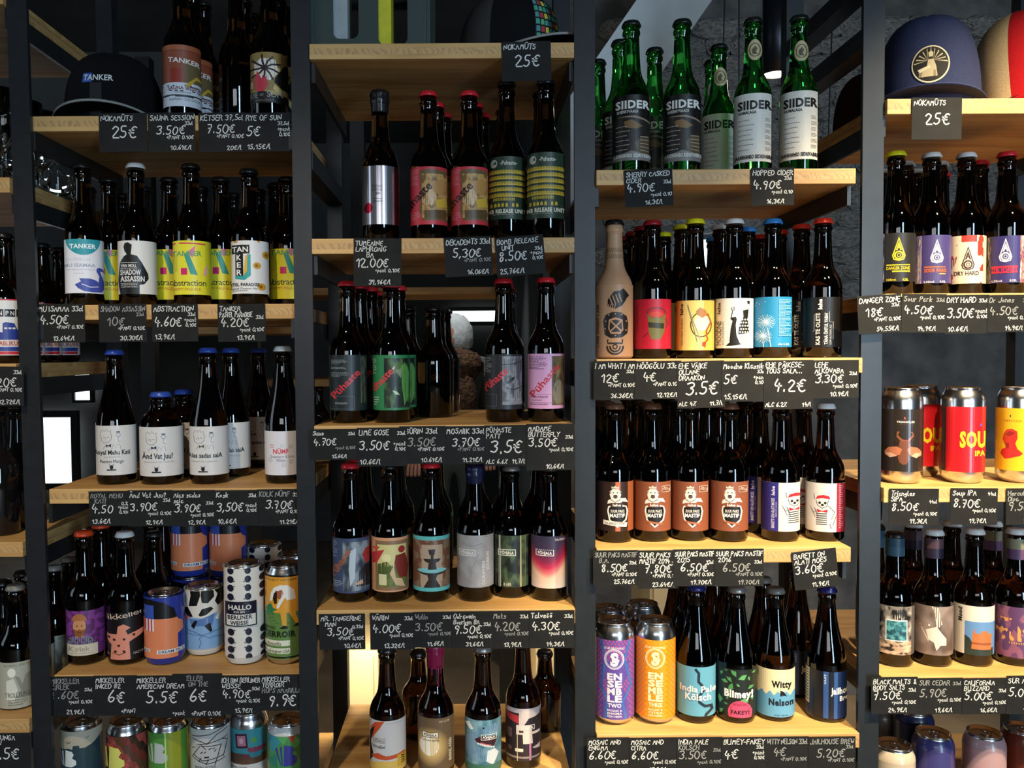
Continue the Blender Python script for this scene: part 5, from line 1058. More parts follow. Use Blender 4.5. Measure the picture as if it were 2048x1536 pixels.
p = [(830, 880), (850, 905), (848, 960), (870, 985), (880, 1020), (850, 1060), (856, 1100), (890, 1125), (930, 1125), (935, 1150), (900, 1180), (890, 1200)]
for (x0, y0), (x1, y1) in zip(p, p[1:]):
    for k in (0, .5): a.L('1c2c38', 18, x0 + (x1 - x0) * k, y0 + (y1 - y0) * k, x0 + (x1 - x0) * (k + .27), y0 + (y1 - y0) * (k + .27))
a.T('India Pale', 728, 990, 962, 1032, 'd8dcd8', .03).T('Kölsch', 762, 1040, 928, 1086, 'd8dcd8', .03)
bottle(a, '3d', 'light blue rope label', 'brown sloping bottle, blue cap, light blue label with dashed rope', top=1168, kind='taper', cap='navy', rows=2)
a = Art(Z3d, 1096, 880, 1204, '1c221e')
for i, (x, yy) in enumerate(((1030, 892), (1000, 920), (1050, 950), (1140, 930), (1180, 940), (1020, 970), (1060, 1000), (1110, 985), (1190, 1000), (990, 1100), (1030, 1120), (1000, 1180), (1080, 905), (1210, 900), (1200, 1070), (1150, 1090), (1040, 1080))):
    r_ = 10 + i * 7 % 22; w_ = i * 1.9; a.P('5a9a5c' if i % 2 else '4a8a50', *[v_ for g_, m_ in ((0, 1), (1.7, .7), (3.3, 1.1), (4.9, .45)) for v_ in (x + r_ * m_ * math.cos(w_ + g_), yy + r_ * m_ * math.sin(w_ + g_))])
a.T('Blimey!', 1020, 1020, 1206, 1068, 'ece8e0', .05).E('c8486c', 1122, 1170, 78, 80, 28).O('8a2444', 1122, 1168, 64, 66, 3, 26).T('FAKEY!', 1064, 1156, 1182, 1182, '2a1420', .04).T('FOREVER', 1080, 1110, 1164, 1124, '8a2444', .03)
bottle(a, '3d', 'black terrazzo label', 'brown sloping bottle, silver cap, black label with green chips', top=1172, kind='taper', cap='silver', rows=2)
a = Art(Z3d, 1350, 880, 1202, 'e0d2a8')
wv = [(1200, 1030)] + [(1226 + i * 11, 1040 + 14 * math.sin(i * 1.3)) for i in range(26)] + [(1510, 1202), (1200, 1202)]
a.add([wv], '5c98bc').P('121012', 1386, 1060, 1388, 1018, 1412, 1030, 1432, 1062, 1414, 1056).T('Witty', 1330, 958, 1462, 1000, '16140f', .05).T('Nelson', 1312, 1080, 1474, 1122, '14202c', .05).T('NE IPA', 1350, 1184, 1440, 1194, '2a4a5c', .01).V('VAAT', 1234, 890, 1246, 946, '6a6048', .01)
bottle(a, '3d', 'cream and blue wave label', 'brown sloping bottle, grey cap, cream label with blue waves and fin', top=1174, kind='taper', cap='grey', rows=1)
a = Art(Z3d, 1690, 895, 1212, '16284c')
a.R('2f4f88', 1672, 895, 1706, 1212).R('2f4f88', 1742, 895, 1766, 1212).R('10141c', 1706, 895, 1742, 1212).R('10141c', 1600, 895, 1672, 1212).T('Jailhouse', 1722, 1002, 1880, 1044, 'ece8e0', .04).T('Brew', 1780, 1060, 1860, 1092, 'ece8e0', .04).V('VAAT', 1676, 912, 1690, 982, 'c8ccd4', .02).R('c8c4bc', 1530, 880, 1580, 1140)
for i in range(12): a.R('2a2826', 1540, 890 + i * 20, 1576, 897 + i * 20)
jb = bottle(a, '3d', 'navy stripe label', 'brown sloping bottle, blue cap, navy striped label turned sideways', top=1172, kind='taper', cap='navy')
pz = at(1594, 1400, 1.53); clone(jb, Vector((pz.x, 1.53, jb.location.z)), 'brown sloping bottle half hidden behind the navy stripe label', 'navy stripe behind')
std('3d', (1173, 1474, 1260, 1548), ['MOSAIC AND', 'ENIGMA'], '', '6.60€', '+pant 0,10€', '', 'purple grid can', 'L')
std('3d', (1258, 1474, 1356, 1548), ['MOSAIC AND', 'CITRA'], '', '6.60€', '+pant 0,10€', '13,2€/l', 'orange grid can', 'L', lay=1)
std('3d', (1353, 1473, 1446, 1548), ['INDIA PALE', 'KÖLSCH'], '33cl', '3.50€', '+pant 0,10€', '', 'light blue rope label bottle', 'L', lay=2, dim=(1, 2, 3, 4))
std('3d', (1443, 1473, 1533, 1548), ['BLIMEY-FAKEY'], '33cl', '4€', ('pant', '0,10€'), '', 'black terrazzo label bottle', 'R', lay=3)
std('3d', (1530, 1472, 1618, 1548), ['WITTY NELSON 33cl'], '', '4€', '+PANT 0.10€', '', 'cream and blue wave label bottle', lay=2, dim=(0, 1, 2))
std('3d', (1616, 1472, 1712, 1548), ['JAILHOUSE BREW'], '33cl', '5.20€', '+PANT 0.10€', '', 'navy stripe label bottle', lay=3, dim=(0, 1, 2, 3))

# ================================================================== bay 4
def drop(a, x, y, c, bg, open_=True):
    a.P(c, x, y - 92, x + 34, y + 6, x + 48, y + 44, x + 38, y + 74, x, y + 84, x - 38, y + 74, x - 48, y + 44, x - 34, y + 6).P(bg, x, y - 72, x + 26, y + 8, x + 38, y + 44, x + 30, y + 68, x, y + 76, x - 30, y + 68, x - 38, y + 44, x - 26, y + 8)
    a.P(c, x, y - 58, x + 22, y + 6, x + 10, y + 6, x, y - 26, x - 10, y + 6, x - 22, y + 6).R(c, x - 12, y - 18, x + 12, y - 10).E(c, x, y + 42, 34, 32, 20).E(bg, x, y + 42, 22, 21, 18).E(c, x, y + 42, 14, 14, 14).E(bg, x, y + 42, 9, 9, 10); return a
a = Art(Z4b, 545, 242, 596, '211f1e'); a.R('77708c', 400, 242, 468, 596).G(400, 242, 468, 596, 6, 20, blot('3a3448', '77708c', 'b0a8b8', 3)); drop(a, 572, 362, 'd2be28', '211f1e'); a.R('d2be28', 484, 470, 650, 478).R('d2be28', 526, 516, 650, 526).T('DANGER ZONE', 484, 486, 650, 508, 'd2be28', .02).T('22%vol.', 484, 574, 556, 588, 'd2be28', .02).T('0.33L', 600, 574, 640, 590, 'd2be28', .02)
bottle(a, '4b', 'black drop-emblem label', 'dark bottle, yellow cap, black label with yellow drop emblem', top=303, cap='yellow', rows=0)
a = Art(Z4b, 803, 258, 608, '40386c'); a.G(680, 258, 742, 608, 8, 24, blot('b09aa8', '7c6a98', 'd8c8b0', 5)); drop(a, 850, 380, 'dcd8dc', '40386c'); a.R('d8622c', 760, 486, 910, 494).T('SOUR PARK', 760, 502, 920, 528, 'd8622c', .03).R('dca23c', 868, 536, 910, 544).T('5.0%vol.', 758, 590, 836, 604, 'd8d4d8', .02).T('0.33L', 872, 590, 912, 604, 'd8d4d8', .02)
bottle(a, '4b', 'violet drop-emblem label', 'dark bottle, white cap, violet label with drop emblem and orange word', top=306, cap='white', rows=2, rowdx=-.01)
a = Art(Z4b, 1056, 260, 610, 'd2b49a')
a.G(930, 260, 1186, 610, 26, 30, lambda s, t: lin('b83428') if (abs(s - .6) < .22 and t < .13) or noise.noise((s * 5, t * 4, 12)) + abs(s - .5) * 1.1 > .62 else lin('e0cab0')).P('7a3a34', 930, 440, 1000, 410, 990, 460, 950, 520, 930, 600)
drop(a, 1078, 430, '3a2420', 'dcc4ac'); a.T('DRY HARD', 980, 520, 1156, 550, '2a1c1a', .02).T('7% vol.', 975, 580, 1050, 592, 'e6dccc', .01)
bottle(a, '4b', 'red splash label', 'dark bottle, white cap, cream and red splashed label with drop emblem', top=306, cap='white', rows=2, rowdx=-.01)
a = Art(Z4b, 1352, 262, 604, '322c66'); a.G(1200, 258, 1246, 608, 6, 22, blot('77786c', '32303a', 'b0a898', 8)).G(1456, 258, 1500, 608, 6, 22, blot('a87878', '6a3848', 'd8c8b8', 9)); drop(a, 1352, 370, 'dcd8dc', '322c66'); a.R('c8283c', 1252, 480, 1440, 494).R('c8283c', 1252, 524, 1440, 532).T('DR JONES', 1256, 494, 1438, 524, 'c8283c', .04).T('6.5%vol.', 1254, 582, 1334, 596, 'd8d4d8', .02).T('0.33L', 1384, 580, 1434, 596, 'd8d4d8', .02)
bottle(a, '4b', 'indigo drop-emblem label', 'dark bottle, red cap, indigo label with drop emblem and red word', top=304, cap='red', rows=2, rowdx=-.01)
std('4b', (1718, 590, 1806, 666), ['DANGER ZONE'], '33cl', '18€', '+PANT 0.10€', '54.55€/l', 'black drop-emblem label bottle', tilt=3, lay=2)
std('4b', (1803, 588, 1892, 665), ['Sour Park'], '33cl', '4.50€', '+pant 0,10€', '14,9€/l', 'violet drop-emblem label bottle', 'L', tilt=-1, lay=3, dim=(0, 1))
std('4b', (1890, 590, 1978, 667), ['DRY HARD'], '33cl', '3.50€', ('pant', '0,10€'), '10.6€/l', 'red splash label bottle', 'R')
std('4b', (1975, 590, 2066, 664), ['Dr Jones'], '33cl', '4.50€', '+pant 0,10€', '14,9€/l', 'indigo drop-emblem label bottle', 'L', lay=1, dim=(0, 1, 2))
std('4a', (1824, 196, 1923, 278), ['NOKAMÜTS'], '', '25€', '', '', 'navy baseball cap', 'B', tilt=-.5)

a = Art(Z4c, 588, 285, 745, '28221f')
a.P('c8503c', 612, 340, 622, 350, 616, 362, 608, 352).T('TRIANGLES', 556, 372, 684, 386, 'd8d0c8', .02).para('4a423c', 570, 398, 680, 406, 1)
a.P('7a4a34', 560, 450, 580, 448, 566, 476, 590, 500, 610, 510, 636, 510, 656, 490, 672, 470, 650, 448, 674, 456, 682, 480, 650, 520, 652, 545, 580, 545, 586, 520, 556, 490).P('6a4030', 580, 520, 650, 520, 660, 560, 640, 590, 650, 650, 630, 690, 606, 694, 580, 680, 566, 640, 590, 590, 572, 560).P('a8684c', 470, 600, 500, 568, 560, 560, 598, 580, 580, 620, 530, 640, 476, 630).P('a8684c', 736, 600, 704, 568, 660, 560, 632, 580, 650, 620, 690, 640, 734, 630).P('c49a84', 470, 610, 520, 608, 560, 630, 510, 645).P('c49a84', 736, 610, 690, 608, 660, 630, 700, 645)
for s_ in (-1, 1): a.L('4a2c22', 5, 612 + s_ * 40, 530, 612 + s_ * 66, 510, 612 + s_ * 70, 490)
can(a, '4c', 'black beetle can', 'silver-topped can with black wrap and winged beetle', Hmm=157)
sp = Art(Z4c, 1036, 268, 750, 'c41c24')
sp.R('d8d0c8', 850, 580, 872, 710).T('SOUP', 1018, 452, 1262, 562, 'e6cc2c', .045).T('IPA', 1128, 590, 1200, 628, 'e6cc2c', .03).P('4a4cc0', 1168, 388, 1176, 400, 1168, 414, 1160, 400).R('3a2a2a', 790, 268, 918, 750)
so = can(sp, '4c', 'red soup can', 'silver-topped can with red wrap and fat yellow letters', Hmm=157)
pz = at(1838, 950, 1.50); clone(so, Vector((pz.x, 1.50, so.location.z)), 'red-wrapped can tucked behind the black beetle can', 'can behind the beetle can')
a = Art(Z4c, 1445, 280, 742, 'd8b228')
a.T('HERCULES', 1340, 366, 1470, 380, '9a6a1c', .02).E('2a2420', 1386, 338, 5, 9, 8).P('b8302c', 1340, 470, 1360, 438, 1400, 432, 1436, 450, 1440, 500, 1424, 540, 1440, 580, 1480, 612, 1460, 630, 1390, 650, 1350, 658, 1316, 620, 1326, 590, 1360, 570, 1346, 540, 1332, 510).P('8a2020', 1350, 470, 1380, 450, 1420, 460, 1400, 480, 1370, 490).P('8a2020', 1350, 540, 1380, 535, 1376, 580, 1356, 570)
can(a, '4c', 'yellow bust can', 'silver-topped can with yellow wrap and red bearded bust', Hmm=157)
std('4c', (1777, 977, 1877, 1051), ['Triangles', 'SIPA'], '44cl', '8.50€', '+pant 0,10€', '19,3€/l', 'black beetle can', 'L', tilt=-1)
std('4c', (1900, 976, 1995, 1050), ['Soup IPA'], '44cl', '8.70€', '+pant 0,10€', '19,7€/l', 'red soup can', 'L', tilt=-1)
std('4c', (2012, 976, 2104, 1050), ['Hercules', 'Dipa'], '44cl', '9.50€', '+pant 0,10€', '21,5€/l', 'yellow bust can', 'L', dim=(0, 1, 2, 3, 4))

def necklab(cx, x, ty, by, c1, c2):
    n_ = Art(Z4c, x, ty, by, c1, wrap=1.6); n_.R(c2, x - 90, (ty + by) / 2, x + 90, by); return n_
a = Art(Z4d, 537, 350, 712, '55504c')
a.G(412, 350, 662, 712, 26, 36, blot('1c1a1a', '77706a', 'b8aca0', 21, 4)).P('171514', 530, 380, 600, 370, 610, 420, 580, 460, 530, 440).G(412, 610, 662, 712, 24, 10, blot('2a2220', 'a88c74', 'c8ae94', 22, 4)).R('c8d0cc', 476, 450, 634, 612).G(484, 460, 628, 602, 16, 16, blot('1f4450', '2c6470', '5a98a0', 23, 4))
bottle(a, '4d', 'blue square photo label', 'dark bottle, rocky grey label with square blue picture', top=1063, cap='black', rows=1, neck=(necklab(0, 524, 1228, 1366, '2c4a5c', '38586a'), 14.6))
a = Art(Z4d, 820, 350, 716, '6a5a54')
a.G(676, 350, 968, 716, 26, 34, blot('55463f', '74645e', '8a7a74', 25, 2)).P('d8c4b4', 810, 350, 860, 360, 890, 480, 850, 520, 836, 400).P('d2c2b6', 770, 530, 850, 500, 880, 540, 920, 590, 920, 640, 880, 640, 850, 680, 830, 620, 790, 600).O('8a6a50', 728, 494, 26, 26, 7, 16).L('c4aa98', 10, 740, 520, 790, 610).E('e0d4c8', 795, 494, 8, 8, 8)
bottle(a, '4d', 'brown spark label', 'dark bottle, white cap, brown label with blazing pale figure', top=1058, cap='white', rows=1, neck=(necklab(0, 836, 1236, 1382, '5a4048', '2c2438'), 14.6))
a = Art(Z4d, 1116, 350, 716, 'cfc6bc')
a.R('5c84b4', 1054, 466, 1300, 720).P('26332c', 1054, 570, 1090, 590, 1120, 640, 1260, 660, 1260, 720, 1054, 720).P('b8683c', 1104, 670, 1112, 560, 1124, 510, 1132, 550, 1172, 552, 1180, 532, 1220, 530, 1226, 552, 1250, 555, 1246, 672).P('8a4a2c', 1108, 618, 1246, 622, 1246, 640, 1108, 634).V('Mood', 1006, 372, 1034, 476, '2a2624', .05)
bottle(a, '4d', 'orange citadel label', 'dark bottle, white cap, white label with orange citadel on blue', top=1056, cap='white', rows=1)
a = Art(Z4d, 1418, 358, 738, '5a3858')
a.G(1280, 358, 1500, 738, 22, 34, lambda s, t: lin('c88a4c') if abs(t - .45) < .22 and noise.noise((s * 7, t * 7, 31)) > .18 else lin('7a4a62') if noise.noise((s * 4, t * 4, 33)) > .1 else lin('54355a')).R('b8863c', 1380, 620, 1500, 634)
bottle(a, '4d', 'purple dusk label', 'dark bottle, white cap, purple label with golden night lights', top=1056, cap='white', rows=1, neck=(necklab(0, 1440, 1238, 1390, '8a8468', '6a4868'), 14.6))
std('4d', (1742, 1353, 1836, 1429), ['BLACK MALTS &', 'BODY SALTS'], '33cl', '7.50€', '+pant 0,10€', '24,9€/l', 'blue square photo label bottle', 'L', lay=1)
std('4d', (1834, 1355, 1926, 1429), ['SUR CEDAR'], '33cl', '5.90€', '+pant 0,10€', '19,6€/l', 'brown spark label bottle', 'L', dim=(0, 1, 2))
std('4d', (1924, 1355, 2016, 1429), ['CALIFORNIA', 'BLIZZARD'], '33cl', '5.00€', '+pant 0,10€', '16,6€/l', 'orange citadel label bottle', 'L', lay=1)
std('4d', (2012, 1350, 2104, 1429), ['SUR AMARILLO'], '33cl', '5.00€', '+pant 0,10€', '16,6€/l', 'purple dusk label bottle', 'L', lay=2)
for xq, yo, c, l, hh in ((1786, .06, 'b8a894', 'cream can with dark lid under the blue square photo label card', 119), (1864, .075, '3c3a70', 'indigo can with dark lid under the brown spark label card', 132), (1966, .075, 'a8888c', 'dusty pink can with dark lid under the orange citadel label card', 132), (1826, .15, '20284c', 'midnight blue can in the second rank behind the indigo can', 140), (2040, .12, '5a2418', 'rust red can at the far end behind the dusty pink can', 119), (1764, .16, '6a6a6c', 'grey can beside the steel post behind the cream can', 119)):
    can(None, '4e', 'x', l, Hmm=hh, y=yo, shoulder=c, x=xq, paint=True)

# ================================================================== baseball caps
def felt(name, c): return mat(name, c, .9, spec=.2, noise_scale=400, noise_amt=.15)
def crown_pt(th, ph, a, b, h, front=1.0):
    """th: 0 = front (-Y), ph: 0 rim .. 1 top"""
    k = math.cos(ph * math.pi / 2) ** .56; zz = h * math.sin(ph * math.pi / 2) ** (.95)
    fr = max(0, math.cos(th)); k = k * (1 + .05 * fr * math.sin(ph * math.pi))
    return Vector((b * k * math.sin(th), -a * k * math.cos(th), zz))
def cap_hat(label, loc, rz, a, b, h, crown, brim, edge=None, back=None, brim_len=.068, droop=.014, tilt=0.0, name='baseball_cap', rim=.012):
    root = empty(name, loc, rz, label=label, cat='cap'); root.rotation_euler = (tilt, 0, rz)
    N, M = 48, 16
    def patch(nm, t0, t1, m, off=0.0):
        v, f, n = [], [], max(8, int(N * (t1 - t0) / (2 * math.pi)))
        for j in range(M + 1):
            for i in range(n + 1):
                th = t0 + (t1 - t0) * i / n; p = crown_pt(th, j / M * .985, a + off, b + off, h + off); p.z += rim
                seam = abs(((th / (math.pi / 3)) + .5) % 1 - .5); p *= 1 - .012 * math.exp(-(seam * 22) ** 2); v.append(p)
        for j in range(M):
            for i in range(n): q = j * (n + 1) + i; f.append((q, q + 1, q + n + 2, q + n + 1))
        o = obj(nm, mesh_of(nm, v, f), m, root, smooth=True); return o
    if back:
        patch('front_panel', -math.pi * .42, math.pi * .42, crown); patch('mesh_back_panel', math.pi * .42, math.pi * 1.58, back)
    else: patch('crown', -math.pi, math.pi, crown)
    btn = obj('top_button', lathe('top_button', [(.008, 0), (.0075, .003), (.004, .005), (0, .0055)], 16), crown, root); btn.location.z = h + rim - .003
    # brim: crescent sheet from the front rim, arched across and dipping at the sides
    v, f, n, m = [], [], 28, 8; rimpts = []
    for s_ in (1, -1):
        for j in range(m + 1):
            for i in range(n + 1):
                th = (i / n - .5) * math.pi * .92; base = crown_pt(th, 0, a, b, h); k = j / m
                ext = brim_len * max(0, math.cos(th * 1.02)) ** .55
                p = Vector((base.x * (1 + .10 * k), base.y - ext * k, rim + .004 - droop * (2 * abs(i / n - .5)) ** 2 * (.35 + .65 * k) + .006 * (1 - (2 * abs(i / n - .5)) ** 2) + (.0012 if s_ > 0 else -.0012)))
                v.append(p)
                if s_ > 0 and j == m: rimpts.append(p.copy())
    off = (m + 1) * (n + 1)
    for j in range(m):
        for i in range(n):
            q = j * (n + 1) + i; f.append((q, q + 1, q + n + 2, q + n + 1)); f.append((off + q, off + q + n + 1, off + q + n + 2, off + q + 1))
    for i in range(n): q = m * (n + 1) + i; f.append((q, q + 1, off + q + 1, off + q))
    br = obj('brim', mesh_of('brim', v, f), brim, root, smooth=True)
    if edge:
        v, f = [], []
        for k, p in enumerate(rimpts):
            for q in range(6):
                an = q * math.pi / 3; v.append((p.x * 1.003, p.y - .0006 + .0016 * math.cos(an), p.z - .0012 + .0022 * math.sin(an)))
            if k:
                for q in range(6): f.append(((k - 1) * 6 + q, (k - 1) * 6 + (q + 1) % 6, k * 6 + (q + 1) % 6, k * 6 + q))
        obj('brim_edging', mesh_of('brim_edging', v, f), edge, br, smooth=True)
    return root

def on_crown(root, nm, polys, a, b, h, rim, m, off=.0012, th0=0.0):
    """wrap flat 2D polygons (metres; x across, y up from the rim) over the crown front"""
    bm = bmesh.new(); cl = bm.loops.layers.float_color.new('ink')
    for p, c, lay in polys:
        vs = [bm.verts.new((x, y, lay)) for x, y in p]
        try: fc = bm.faces.new(vs)
        except ValueError: continue
        for lp in fc.loops: lp[cl] = (*lin(c), 1)
    bmesh.ops.triangulate(bm, faces=[f for f in bm.faces if len(f.verts) > 4])
    xs = [v.co.x for v in bm.verts]; ys = [v.co.y for v in bm.verts]
    for ax, lo, hi in ((0, min(xs), max(xs)), (1, min(ys), max(ys))):
        k = lo
        while k < hi:
            co = (k, 0, 0) if ax == 0 else (0, k, 0); no = (1, 0, 0) if ax == 0 else (0, 1, 0)
            bmesh.ops.bisect_plane(bm, geom=bm.verts[:] + bm.edges[:] + bm.faces[:], dist=1e-7, plane_co=co, plane_no=no); k += .004
    for v in bm.verts:
        x, y, lay = v.co; o_ = off + lay * .0002; p = crown_pt(th0 + x / ((a + b) / 2), min(.97, math.asin(min(.99, y / h)) / (math.pi / 2)), a + o_, b + o_, h + o_); p.z += rim; v.co = p
    me = bpy.data.meshes.new(nm); bm.to_mesh(me); bm.free(); return obj(nm, me, m, root)
STITCH = print_mat('embroidery_thread', .75)
def word(t, x, y, w, h, c, lay=1, bold=.02):
    ps, a_, b_ = text2d(t, bold); return [([(x + (px - a_) / (b_ - a_) * w, y + py / .7 * h) for px, py in p], c, lay) for p in ps]

BLACKF, GREYF, NAVYF = felt('black_cap_cloth', '0c0c0e'), felt('grey_piping', '8a8a86'), felt('navy_cap_cloth', '2c3350')
REDF, MESHF, MAROON = felt('red_cap_cloth', '9c1018'), felt('cream_cap_mesh', 'c2ad88'), felt('maroon_cap_cloth', '2c0f12')
DMESH = felt('dark_cap_mesh', '3a3836')
for fn_ in LATER: fn_()
p = at(232, 231, 1.535); c0 = cap_hat('black baseball cap with grey brim edging and small word patch', Vector((p.x, 1.535, SH['1a'][0] + .004)), face_cam(p) - .22, .090, .084, .126, BLACKF, BLACKF, GREYF, brim_len=.062)
q = word('TANKER', -.035, .058, .052, .010, 'd6d6d4', 2) + [([(-.037, .055), (-.019, .055), (-.019, .071), (-.037, .071)], '3458a8', 1), ([(-.022, .002), (-.002, .002), (-.002, .054), (-.022, .054)], '1c1c1e', 0), ([(-.022, .010), (-.003, .010), (-.003, .026), (-.022, .026)], 'b8bab8', 1)]
on_crown(c0, 'front_embroidery', q, .090, .084, .126, .012, STITCH)
p = at(1030, 84, 1.50); c1 = cap_hat('black cap with mesh back, grey brim edging and mosaic lettering', Vector((p.x - .01, 1.515, SH['2a'][0] + .004)), face_cam(p) + .92, .092, .084, .112, BLACKF, BLACKF, GREYF, back=DMESH)
q = [([(-.040, .012), (.040, .012), (.040, .085), (-.040, .085)], '0c1210', 0)]
for i in range(8):
    for j in range(6):
        x0, y0 = -.038 + i * .0096, .014 + j * .0118; q.append(([(x0, y0), (x0 + .008, y0 + .001), (x0 + .0075, y0 + .010), (x0 + .0005, y0 + .009)], ('3f9a86', 'd8c44a', 'a8383c', '4a8a90', '3f9a86', '5aa07a')[(i * 5 + j * 3) % 6], 1))
on_crown(c1, 'mosaic_lettering', q, .092, .084, .112, .012, STITCH)
p = at(1856, 196, 1.50); c2 = cap_hat('navy baseball cap with oval black emblem of a winged figure', Vector((p.x, 1.505, SH['4a'][0] + .004)), face_cam(p), .09, .083, .158, NAVYF, NAVYF, brim_len=.058, droop=.004)
ov = lambda r, k=1.0: [(.006 + r * math.cos(i * math.pi / 14), .055 + r * 1.04 * k * math.sin(i * math.pi / 14)) for i in range(28)]
q = [(ov(.0295), 'd6c8a4', 0), (ov(.0272), '17130f', 1)]
for s_ in (-1, 1):
    for i in range(6):
        an = math.radians(18 + i * 17); q.append(([(.006 + s_ * .004, .060), (.006 + s_ * (.004 + .022 * math.cos(an) + .001), .060 + .022 * math.sin(an - .5)), (.006 + s_ * (.004 + .022 * math.cos(an)), .062 + .022 * math.sin(an - .5))], 'c4b48e', 2))
q += [([(.002, .062), (.010, .062), (.014, .050), (.016, .034), (-.010, .034), (-.012, .042), (.000, .050)], 'b8a884', 3), ([(.003, .066), (.009, .066), (.010, .073), (.006, .076), (.002, .073)], 'c4b48e', 3), ([(-.014, .046), (.004, .052), (.006, .048), (-.010, .041)], 'd6c8a4', 4), ([(-.012, .034), (-.008, .034), (-.006, .042), (-.011, .042)], '8a7c5c', 4), ([(.010, .034), (.014, .034), (.013, .044), (.010, .044)], '8a7c5c', 4)]
on_crown(c2, 'oval_emblem', q, .09, .083, .158, .012, STITCH)
p = at(2066, 196, 1.50); c3 = cap_hat('red trucker cap with cream mesh back and ring badge', Vector((p.x, 1.50, SH['4a'][0] + .012)), face_cam(p) + .95, .096, .086, .165, REDF, REDF, back=MESHF, droop=.03, brim_len=.066, tilt=-.12)
q = [([(.040 * math.cos(i * math.pi / 14) * .75, .060 + .030 * math.sin(i * math.pi / 14)) for i in range(28)], 'e6dcc0', 0), ([(.035 * math.cos(i * math.pi / 14) * .75, .060 + .026 * math.sin(i * math.pi / 14)) for i in range(28)], 'b8181e', 1)] + word('BON', -.020, .066, .040, .008, 'e6dcc0', 2, .03) + word('7', -.006, .044, .010, .014, 'e6dcc0', 2, .05)
on_crown(c3, 'ring_badge', q, .096, .086, .165, .012, STITCH)
p = at(1775, 196, 1.64); cap_hat('maroon cap standing at the back behind the navy cap', Vector((p.x - .01, 1.665, SH['4a'][0] + .004)), 3.14, .052, .08, .12, MAROON, MAROON, brim_len=.02)

# ================================================================== crate on the top shelf of bay 2
z2 = SH['2a'][0]; CR = mat('dark_green_crate_plastic', '2c3a36', .5)
crate = empty('bottle_crate', (at(742, 86, 1.44).x, 1.50, z2 + .001), label='dark green plastic bottle crate with upright slots', cat='crate')
XL, XR, YF, YB, ZT = -.093, .093, -.075, .14, .19
cuts = [(-.060, -.018, .028), (.014, .062, .018)]
def slotted(nm, y):
    """front wall with rounded slots, built as a thin slab of strips"""
    xs = [XL, cuts[0][0], cuts[0][1], cuts[1][0], cuts[1][1], XR]; bm = bmesh.new()
    def slab(x0, x1, z0, z1):
        r = bmesh.ops.create_cube(bm, size=1)
        for v in r['verts']: v.co = Vector(((x0 + x1) / 2 + v.co.x * (x1 - x0), y + v.co.y * .006, (z0 + z1) / 2 + v.co.z * (z1 - z0)))
    for i in (0, 2, 4): slab(xs[i], xs[i + 1], 0, ZT)
    for x0, x1, zb in cuts:
        slab(x0, x1, 0, zb); slab(x0, x1, ZT - .03, ZT)
        for sx, xx in ((1, x0), (-1, x1)):               # rounded lower corners
            r = .012; pts = [(xx, zb)] + [(xx + sx * (r - r * math.sin(t)), zb + r - r * math.cos(t)) for t in [k * math.pi / 12 for k in range(7)]][::-1]
            pts = [(xx, zb), (xx + sx * r, zb)] + [(xx + sx * (r - r * math.sin(k * math.pi / 12)), zb + r - r * math.cos(k * math.pi / 12)) for k in range(1, 7)]
            f0 = [bm.verts.new((a_, y - .003, b_)) for a_, b_ in pts]; f1 = [bm.verts.new((a_, y + .003, b_)) for a_, b_ in pts]
            bm.faces.new(f0); bm.faces.new(f1[::-1])
            for k in range(len(pts)): bm.faces.new((f0[k], f0[(k + 1) % len(pts)], f1[(k + 1) % len(pts)], f1[k]))
    me = bpy.data.meshes.new(nm); bm.to_mesh(me); bm.free(); return obj(nm, me, CR, crate)
slotted('slotted_wall', YF); slotted('slotted_wall', YB)
for x in (XL - .003, XR + .003): obj('side_wall', box_mesh('side_wall', x - .003, x + .003, YF - .003, YB + .003, 0, ZT, .001), CR, crate)
obj('base', box_mesh('base', XL, XR, YF + .003, YB - .003, 0, .005), CR, crate)
obj('top_rim', box_mesh('top_rim', XL - .009, XR + .009, YF - .009, YF - .0031, ZT - .03, ZT - .012, .001), CR, crate)
for (x0, x1, zb), nm, c, l in ((cuts[0], 'paper_carton', '9aa0a4', 'grey carton seen through a slot of the green crate'), (cuts[1], 'paper_carton', 'c8c02c', 'yellow carton seen through a slot of the green crate')):
    w = (x1 - x0) * (.62 if c[0] == '9' else .5); o = obj(nm, box_mesh(nm, 0, w, 0, .06, 0, .17, .002), mat('carton_' + c, c, .7, noise_scale=60, noise_amt=.1))
    o.location = crate.location + Vector((x0 - .004, YF + .012, .0055)); tag(o, l, 'carton')

# ================================================================== drinking glasses on the far-left shelf
gp = [(0, .001), (.030, .001), (.031, .003), (.010, .006), (.005, .010), (.0045, .040), (.008, .048), (.026, .070), (.034, .095), (.035, .115), (.031, .150), (.0295, .152), (.0335, .115), (.0325, .096), (.025, .073), (.006, .052), (0, .050)]
tp = [(0, .001), (.026, .001), (.027, .004), (.030, .060), (.037, .150), (.0355, .151), (.0285, .062), (.024, .010), (0, .009)]
GM, TM = lathe('glass_body', gp, 32), lathe('glass_body', tp, 32)
z0 = SH['0a'][0]; xp0 = post_x(1, z0) - PX[1][2] / 2
for i in range(4):
    for j in range(5):
        stem = (i + j) % 2 == 0; x = xp0 - .045 - i * .078; y = 1.415 + j * .066
        o = obj('stemmed_beer_glass' if stem else 'tumbler_glass', GM if stem else TM, CLEAR)
        o.location = (x, y, z0); tag(o, 'clear stemmed beer glass among the glasses beside the black cap' if stem else 'clear flared tumbler among the glasses beside the black cap', 'glass', 'stemmed glasses left of the black cap' if stem else 'tumblers left of the black cap')

